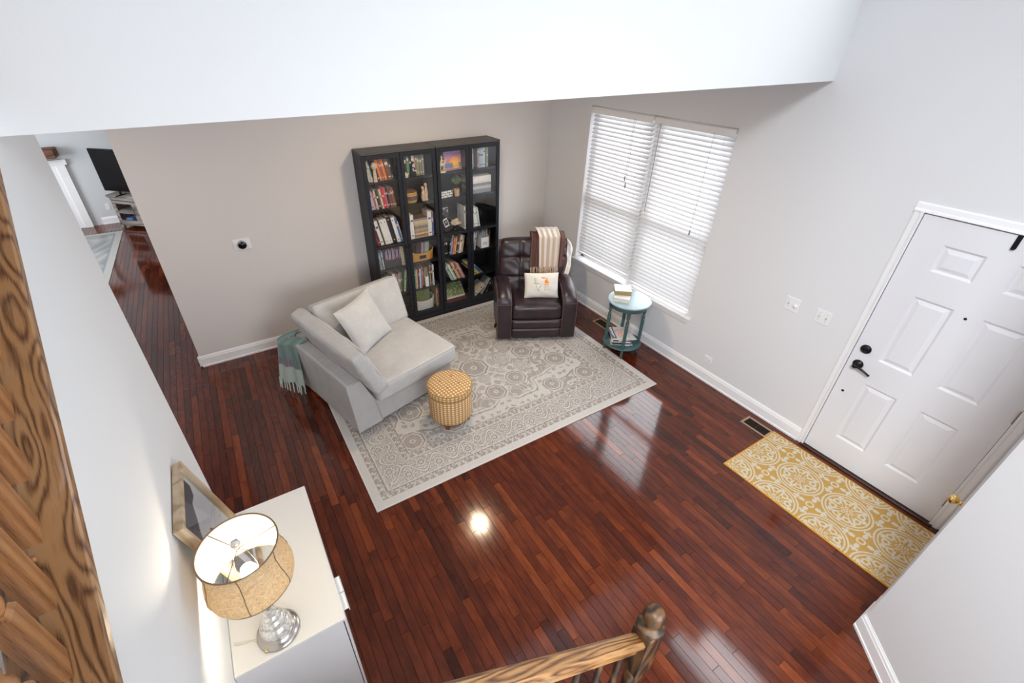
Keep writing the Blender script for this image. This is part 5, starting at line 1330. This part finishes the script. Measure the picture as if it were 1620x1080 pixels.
register(-3.715, -3.470, -.228, -.090, 'brass toned floor register at the corner of the doormat', M('tan_register', (.36, .26, .17), .35, metal=.3), M('bronze', (.035, .022, .015), .4, metal=.5))
# switch plates
def plate(y0, y1, z0, z1, label, kinds):
    t_ = thing('switch_plate', (0, (y0+y1)/2, (z0+z1)/2), label, 'light switch'); W, H = (y1-y0)/2, (z1-z0)/2
    MB().box((-.006, -W, -H), (0, W, H), c=.003).build('plate', WHITE, t_)
    for k, kd in enumerate(kinds):
        y = (W/2)*(1 if k == 0 else -1)
        if kd == 'toggle':
            MB().box((-.007, y-.006, -.012), (-.0055, y+.006, .012)).build('slot', M('plate_shadow', (.45, .45, .45), .5), t_)
            MB().prism([(-.006, -.006), (-.018, .004), (-.018, .010), (-.006, .006)], y-.0045, y+.0045, 'y').build('toggle', WHITE, t_)
            for zz_ in (-.030, .030): MB().lathe([(.0035, 0), (.003, .001), (0, .0012)], 8, T=Matrix.Translation((-.006, y, zz_)) @ Matrix.Rotation(R(-90), 4, 'Y')).build('screw', M('steel', (.4, .4, .4), .35, metal=.8), t_)
        elif kd == 'dial':
            MB().lathe([(.014, 0), (.013, .010), (.011, .014), (0, .015)], 18, T=Matrix.Translation((-.006, y, -.004)) @ Matrix.Rotation(R(-90), 4, 'Y')).build('dimmer_dial', WHITE, t_)
plate(-3.468, -3.352, 1.088, 1.206, 'white two gang wall plate with a dimmer, farther from the door', ['toggle', 'dial'])
plate(-3.706, -3.598, 1.090, 1.204, 'white two toggle switch plate nearest the front door', ['toggle', 'toggle'])
t_ = thing('wall_outlet', (0, -2.872, .255), 'small white electrical outlet low on the wall between window and door', 'outlet')
MB().box((-.006, -.045, -.034), (0, .045, .034), c=.003).build('plate', WHITE, t_)
for y in (-.02, .02):
    MB().box((-.0075, y-.014, -.014), (-.0055, y+.014, .014), c=.001).build('socket', WHITE, t_)
    MB().box((-.0082, y-.006, -.006), (-.0072, y-.004, .006)).box((-.0082, y+.004, -.006), (-.0072, y+.006, .006)).build('slots', BLACK, t_)
t_ = thing('thermostat', (-3.728, 0, 1.243), 'round black thermostat on a white plate on the back wall', 'thermostat')
MB().box((-.078, -.006, -.056), (.078, 0, .056), c=.003).build('plate', WHITE, t_)
TX = Matrix.Translation((0, -.006, .0)) @ Matrix.Rotation(R(90), 4, 'X')
MB().lathe([(.040, 0), (.042, .004), (.042, .020), (.039, .025), (.034, .026)], 36, T=TX).build('steel_ring', M('steel', (.4, .4, .4), .35, metal=.8), t_)
MB().lathe([(.036, .022), (.036, .0275), (0, .0275)], 36, T=TX).build('black_dial', M('black_glass', (.006, .006, .008), .08), t_)

# ================================================================ CONSOLE CABINET, LAMP, PICTURE
CAB = M('cabinet_white', (.64, .63, .64), .35, spec=.5)
cb = thing('cabinet', (-4.303, -3.335, 0), 'low white cabinet under the lamp against the stair wall', 'cabinet')
CY = .416; cw = .438
mb = MB(); mb.box((0, -CY, .06), (cw, -CY+.018, .782)).box((0, CY-.018, .06), (cw, CY, .782)).box((0, -CY+.018, .06), (cw, CY-.018, .078)).box((0, -CY+.018, .078), (.01, CY-.018, .782)).box((.01, -CY+.018, .40), (cw-.02, CY-.018, .416)); mb.build('body', CAB, cb)
MB().box((.0, -CY-.002, .782), (.453, CY+.002, .800), c=.0015).build('top', M('cabinet_top', (.70, .69, .67), .3, spec=.5), cb)
MB().box((.03, -CY+.02, 0), (cw-.03, CY-.02, .06)).build('plinth', CAB, cb)
for k, (a, b) in enumerate(((-CY+.001, -.0015), (.0015, CY-.001))):
    d = MB().box((cw+.004, a, .064), (.453, b, .778), c=.0012).build('door', CAB, cb)
    if k == 0:
        mb = MB(); yc = -.283; mb.box((.447, yc-.085, .772), (.480, yc-.002, .7785), c=.001).box((.447, yc+.002, .772), (.480, yc+.085, .7785), c=.001).box((.477, yc-.085, .755), (.480, yc-.002, .7785)).box((.477, yc+.002, .755), (.480, yc+.085, .7785)); mb.build('edge_pull', M('white_gloss', (.82, .83, .85), .15), d)
# lamp
lp = thing('table_lamp', (-4.117, -3.655, .8005), 'lit table lamp with bell shade on the white cabinet', 'lamp')
SIL = M('brushed_nickel', (.52, .48, .44), .25, metal=1)
MB().lathe([(.0, 0), (.086, 0), (.088, .004), (.086, .010), (.072, .015), (.068, .018), (.066, .024), (.058, .028)], 48).build('foot', SIL, lp)
def Mmerc():
    m, t, b = nt('mercury_glass'); mp = coords(t); n = noise(t, mp, 70, 4, .7); r = ramp(t, n, 'Fac', [(.35, (.42, .40, .36)), (.6, (.80, .80, .78)), (.75, (.55, .50, .42))]); L(t, r, 'Color', b, 'Base Color')
    b.inputs['Metallic'].default_value = .45; b.inputs['Roughness'].default_value = .12; b.inputs['Coat Weight'].default_value = 1; return m
MG = Mmerc()
MB().lathe([(.058, .028), (.064, .036), (.066, .050), (.062, .066), (.052, .080), (.044, .086), (.047, .094), (.047, .104), (.038, .114), (.032, .118), (.035, .126), (.035, .136), (.027, .144), (.022, .150), (.026, .158), (.026, .166), (.018, .174), (.015, .19), (.013, .20)], 40).build('glass_body', MG, lp)
MB().lathe([(.018, .200), (.020, .205), (.011, .210), (.010, .33), (.016, .335), (.018, .345), (.018, .375), (.012, .380)], 20).build('neck', SIL, lp)
def Mbulb():
    m = bpy.data.materials.new('lit_bulb'); m.use_nodes = True; t = m.node_tree; b = t.nodes['Principled BSDF']; b.inputs['Emission Color'].default_value = (1, .84, .60, 1); b.inputs['Emission Strength'].default_value = 130; return m
bulbz = .455
MB().lathe([(.013, .378), (.014, .395), (.022, .415), (.031, .445), (.031, .462), (.024, .482), (.010, .493), (0, .495)], 24).build('bulb', Mbulb(), lp)
sh0, sh1 = .405, .618
def shr(f):  # 0 bottom, 1 top
    pts = [(0, .146), (.08, .155), (.2, .158), (.35, .152), (.55, .141), (.75, .134), (1, .138)]
    for (a, ra), (b, rb) in zip(pts, pts[1:]):
        if f <= b: k = (f-a)/(b-a); k = k*k*(3-2*k); return ra*(1-k)+rb*k
    return pts[-1][1]
def Mshade():
    m = bpy.data.materials.new('linen_shade'); m.use_nodes = True; t = m.node_tree; t.nodes.remove(t.nodes['Principled BSDF']); o = t.nodes['Material Output']
    mp = coords(t, 'Object', (1, 1, 1)); n = noise(t, mp, 55, 6, .75); n.inputs['Distortion'].default_value = 1.5; r = ramp(t, n, 'Fac', [(.32, (.42, .30, .17)), (.55, (.62, .50, .34)), (.75, (.74, .64, .48))])
    df = t.nodes.new('ShaderNodeBsdfDiffuse'); tl = t.nodes.new('ShaderNodeBsdfTranslucent'); mx = t.nodes.new('ShaderNodeMixShader'); mx.inputs[0].default_value = .36
    L(t, r, 'Color', df, 0); L(t, r, 'Color', tl, 0); L(t, df, 0, mx, 1); L(t, tl, 0, mx, 2); L(t, mx, 0, o, 'Surface'); return m
def Mlin():
    m, t, b = nt('shade_lining'); b.inputs['Base Color'].default_value = (.86, .84, .80, 1); b.inputs['Roughness'].default_value = .8
    tl = t.nodes.new('ShaderNodeBsdfTranslucent'); tl.inputs[0].default_value = (.9, .85, .75, 1); mx = t.nodes.new('ShaderNodeMixShader'); mx.inputs[0].default_value = .45; o = t.nodes['Material Output']; L(t, b, 0, mx, 1); L(t, tl, 0, mx, 2); L(t, mx, 0, o, 'Surface'); return m
fsn = np.linspace(0, 1, 16)
s_o = MB().lathe([(shr(f), sh0+(sh1-sh0)*f) for f in fsn], 72, cap=False).build('lamp_shade', Mshade(), lp)
MB().lathe([(shr(f)-.002, sh0+(sh1-sh0)*f) for f in fsn], 72, cap=False).build('shade_lining', Mlin(), s_o)
mb = MB()
for k in range(6):
    a = R(60*k+22); mb.tube([((shr(f)+.0008)*math.cos(a), (shr(f)+.0008)*math.sin(a), sh0+(sh1-sh0)*f) for f in fsn], .0018, 5)
for f in (0, 1): mb.tube([(shr(f)*math.cos(a), shr(f)*math.sin(a), sh0+(sh1-sh0)*f) for a in np.linspace(0, 2*math.pi, 73)], .0032, 6)
mb.build('trim_ribs', M('shade_trim', (.20, .13, .08), .7), s_o)
mb = MB()
zs_ = sh1-.012
for k in range(3):
    a = R(120*k+10); mb.tube([(.006*math.cos(a), .006*math.sin(a), zs_), (.137*math.cos(a), .137*math.sin(a), sh1-.003)], .0016, 5)
mb.tube([(.012, 0, .385), (.034, 0, .42), (.038, 0, .50), (.024, 0, .58), (.0, 0, zs_)], .0016, 5); mb.tube([(-.012, 0, .385), (-.034, 0, .42), (-.038, 0, .50), (-.024, 0, .58), (.0, 0, zs_)], .0016, 5)
mb.build('harp', M('brown_wire', (.10, .045, .02), .4, metal=.6), lp)
MB().lathe([(.008, zs_), (.009, zs_+.006), (.005, zs_+.010), (.013, zs_+.016), (.018, zs_+.028), (.013, zs_+.041), (0, zs_+.046)], 18).build('finial', MG, lp)
MB().lathe([(.006, 0), (.006, .004), (0, .005)], 10, T=Matrix.Translation((-.058, -.066, .010)) @ Matrix.Rotation(R(60), 4, 'X')).build('switch', BRASS, lp)
MB().tube([(-.080, .0, .006), (-.105, .012, .004), (-.135, .018, .004), (-.160, .028, .0045), (-.172, .034, .0045)], .0032, 6).build('cord', M('clear_cord', (.62, .58, .50), .3), lp)
# leaning picture
def p_pic(U, V):
    C = mixc((.60, .60, .68), (.70, .71, .76), V); dk = (.030, .024, .034)
    C = put(C, poly_mask(U, V, [(0, .90), (.0, 1), (1, 1), (1, .72), (.8, .80), (.6, .83), (.35, .88), (.15, .86)]), dk)
    C = put(C, (np.hypot((U-.55)*1.7, (V-.50)) < .17).astype(float), dk); C = put(C, poly_mask(U, V, [(.10, .0), (.12, .38), (.25, .52), (.34, .40), (.40, .18), (.42, 0)]), dk)
    C = put(C, poly_mask(U, V, [(.62, 0), (.60, .34), (.78, .44), (1, .30), (1, 0)]), dk); return C
pw, ph_, pd = .372, .68, .036
lean = math.asin(.15/.70)
# frame origin: near bottom front of the leaning slab; x = along the wall (+y world), y = up the slab, z = outwards normal
ex = Vector((0, -1, 0)); ey = Vector((-math.sin(lean), 0, math.cos(lean))); ez = ex.cross(ey)
ez = ez if ez.x > 0 else -ez
fm = Matrix((ex, ey, ez)).transposed().to_4x4(); top_z = 1.462
base = Vector((XS+.004, -3.160, top_z))-ey*ph_
base.x = XS+.003+ph_*math.sin(lean); fm.translation = Vector((base.x, -3.150, .8015+.0))
fr = thing('framed_picture', (0, 0, 0), 'light wood deep framed picture leaning on the stair wall behind the lamp', 'picture'); fr.matrix_world = fm
FW_ = Mwood('birch_frame', (.38, .27, .16), (.52, .40, .27), (.62, .50, .36), 'Y', 20, rough=.5, coat=0, dist=2, fine=.3)
b = .018
hh = (top_z-.8015)/math.cos(lean)
mb = MB(); mb.box((0, 0, 0), (b, hh, pd), c=.001).box((pw-b, 0, 0), (pw, hh, pd), c=.001).box((b, 0, 0), (pw-b, b, pd), c=.001).box((b, hh-b, 0), (pw-b, hh, pd), c=.001); mb.build('frame_moulding', FW_, fr)
MB().box((b, b, .006), (pw-b, hh-b, .012)).build('mount_board', M('mount', (.70, .74, .74), .7), fr)
paint_grid('print', 1, 1, 80, 130, p_pic, lambda U, V: np.stack([b+.03+U*(pw-2*b-.06), b+.03+V*(hh-2*b-.06), np.full_like(U, .0126)], -1), Mattr('printed_surface', .5), fr, False)
MB().box((b, b, .024), (pw-b, hh-b, .0255)).build('glass', GLASS, fr)

# ================================================================ FAMILY ROOM (far left)
tv = thing('television', (-5.50, 5.66, .60), 'flat black television on the grey media stand in the far room', 'television', rz=R(-42))
MB().box((.07, -.03, .075), (1.30, .015, .78), c=.006).build('bezel', BLACK, tv)
MB().box((.085, -.033, .09), (1.285, -.030, .765)).build('screen', M('tv_screen', (.004, .004, .005), .12), tv)
for x in (.35, 1.0): MB().prism([(-.12, 0), (.10, 0), (.10, .008), (.01, .02), (.01, .09), (-.01, .09), (-.01, .02), (-.12, .008)], x-.015, x+.015, 'x').build('foot', BLACK, tv)
GRYW = Mwood('grey_washed_wood', (.14, .12, .11), (.24, .21, .19), (.32, .29, .27), 'X', 14, rough=.6, coat=0, dist=3)
ms = thing('media_stand', (-5.495, 5.60, 0), 'grey washed wood media stand with glass doors under the television', 'cabinet', rz=R(-42))
MW, MD, MH = 1.45, .36, .60
mb = MB(); mb.box((-.0, -.0, MH-.03), (MW, MD, MH), c=.004); mb.box((.012, .012, MH-.05), (MW-.012, MD, MH-.03)); mb.build('top', GRYW, ms)
mb = MB(); mb.box((.03, .03, .05), (.06, MD-.01, MH-.05)).box((MW-.06, .03, .05), (MW-.03, MD-.01, MH-.05)).box((.03, MD-.03, .05), (MW-.03, MD-.01, MH-.05)).box((.03, .03, .05), (MW-.03, MD-.01, .09)).box((.03, .03, MH-.10), (MW-.03, .05, MH-.05)).box((.06, .05, .30), (MW-.06, MD-.03, .32))
for x in (.04, MW-.08): mb.box((x-.01, .03, 0), (x+.04, .07, .06))
mb.build('carcass', GRYW, ms)
for k in range(3):
    a = .065+k*.442; bb = a+.436
    mb = MB(); mb.box((a, .018, .095), (a+.05, .034, MH-.105)).box((bb-.05, .018, .095), (bb, .034, MH-.105)).box((a+.05, .018, .095), (bb-.05, .034, .145)).box((a+.05, .018, MH-.155), (bb-.05, .034, MH-.105)).box((a+.05, .018, .275), (bb-.05, .034, .315)); d = mb.build('door', GRYW, ms)
    MB().box((a+.05, .025, .14), (bb-.05, .028, MH-.15)).build('glass_pane', GLASS, d)
    MB().tube([(bb-.025, .016, .24), (bb-.025, -.004, .25), (bb-.025, -.004, .36), (bb-.025, .016, .37)], .005, 6).build('handle', BLACK, d)
t_ = MB().box((0, 0, 0), (.16, .16, .07), c=.02).build('game_case', M('bright_blue', (.10, .22, .50), .4)); t_.location = (-5.495+.743*.10+.669*.09, 5.60-.669*.10+.743*.09, .0925); t_.rotation_euler = (0, 0, R(-42)); tag(t_, 'small blue item on the lower shelf of the media stand', 'box')
fs_ = S('trim_7', MB().box((-6.02, 5.89, 0), (-5.90, 5.95, 1.10)).box((-6.10, 5.91, 0), (-6.02, 5.95, 1.10)).box((-7.6, 5.89, 1.10), (-5.86, 5.95, 1.19), c=.004), TRIM)
mt = thing('mantel_beam', (-6.6, 5.80, 1.32), 'rough brown wood mantel beam on the far room wall', 'mantel')
MB().box((-.9, -.10, -.075), (.68, .15, .075), c=.012).build('beam', Mwood('mantel_wood', (.05, .018, .010), (.13, .045, .022), (.20, .08, .04), 'X', 9, rough=.6, coat=0, dist=4), mt)
S('fireplace_surround', MB().box((-7.35, 5.93, 0), (-6.10, 5.95, 1.10)), M('pale_tile', (.66, .66, .66), .5))
def p_rug2(U, V):
    C = np.zeros(U.shape+(3,))+np.array((.33, .34, .34)); n = np.sin(U*31+4*np.sin(V*13))*np.sin(V*27+3*np.sin(U*17)); C = put(C, sm(n, .1, .6)*.6, (.20, .22, .23)); C = put(C, sm(-n, .3, .7)*.6, (.46, .46, .45))
    e = np.minimum(np.minimum(U*2.6, 2.6-U*2.6), np.minimum(V*3.6, 3.6-V*3.6)); C = put(C, (e < .10).astype(float), (.42, .42, .41)); return put(C, ((e > .10) & (e < .125)).astype(float), (.25, .26, .27))
rg = thing('far_rug', (-8.09, 1.85, 0), 'grey patterned rug on the floor of the far room', 'rug', rz=R(-1))
paint_grid('pile', 1, 1, 200, 240, p_rug2, lambda U, V: np.stack([U*2.6, V*3.55, np.full_like(U, .0085)], -1), Mattr('rug_pile', .95, bmp=.3, bscale=900), rg, False)
MB().box((-.002, -.002, .0012), (2.602, 3.552, .008)).build('binding', M('rug_binding', (.62, .60, .56), .9), rg)
t_ = thing('far_outlet', (-5.58, 5.95, .31), 'small white outlet plate low on the far wall beside the media stand', 'outlet'); MB().box((-.035, -.006, -.057), (.035, 0, .057), c=.003).build('plate', WHITE, t_)
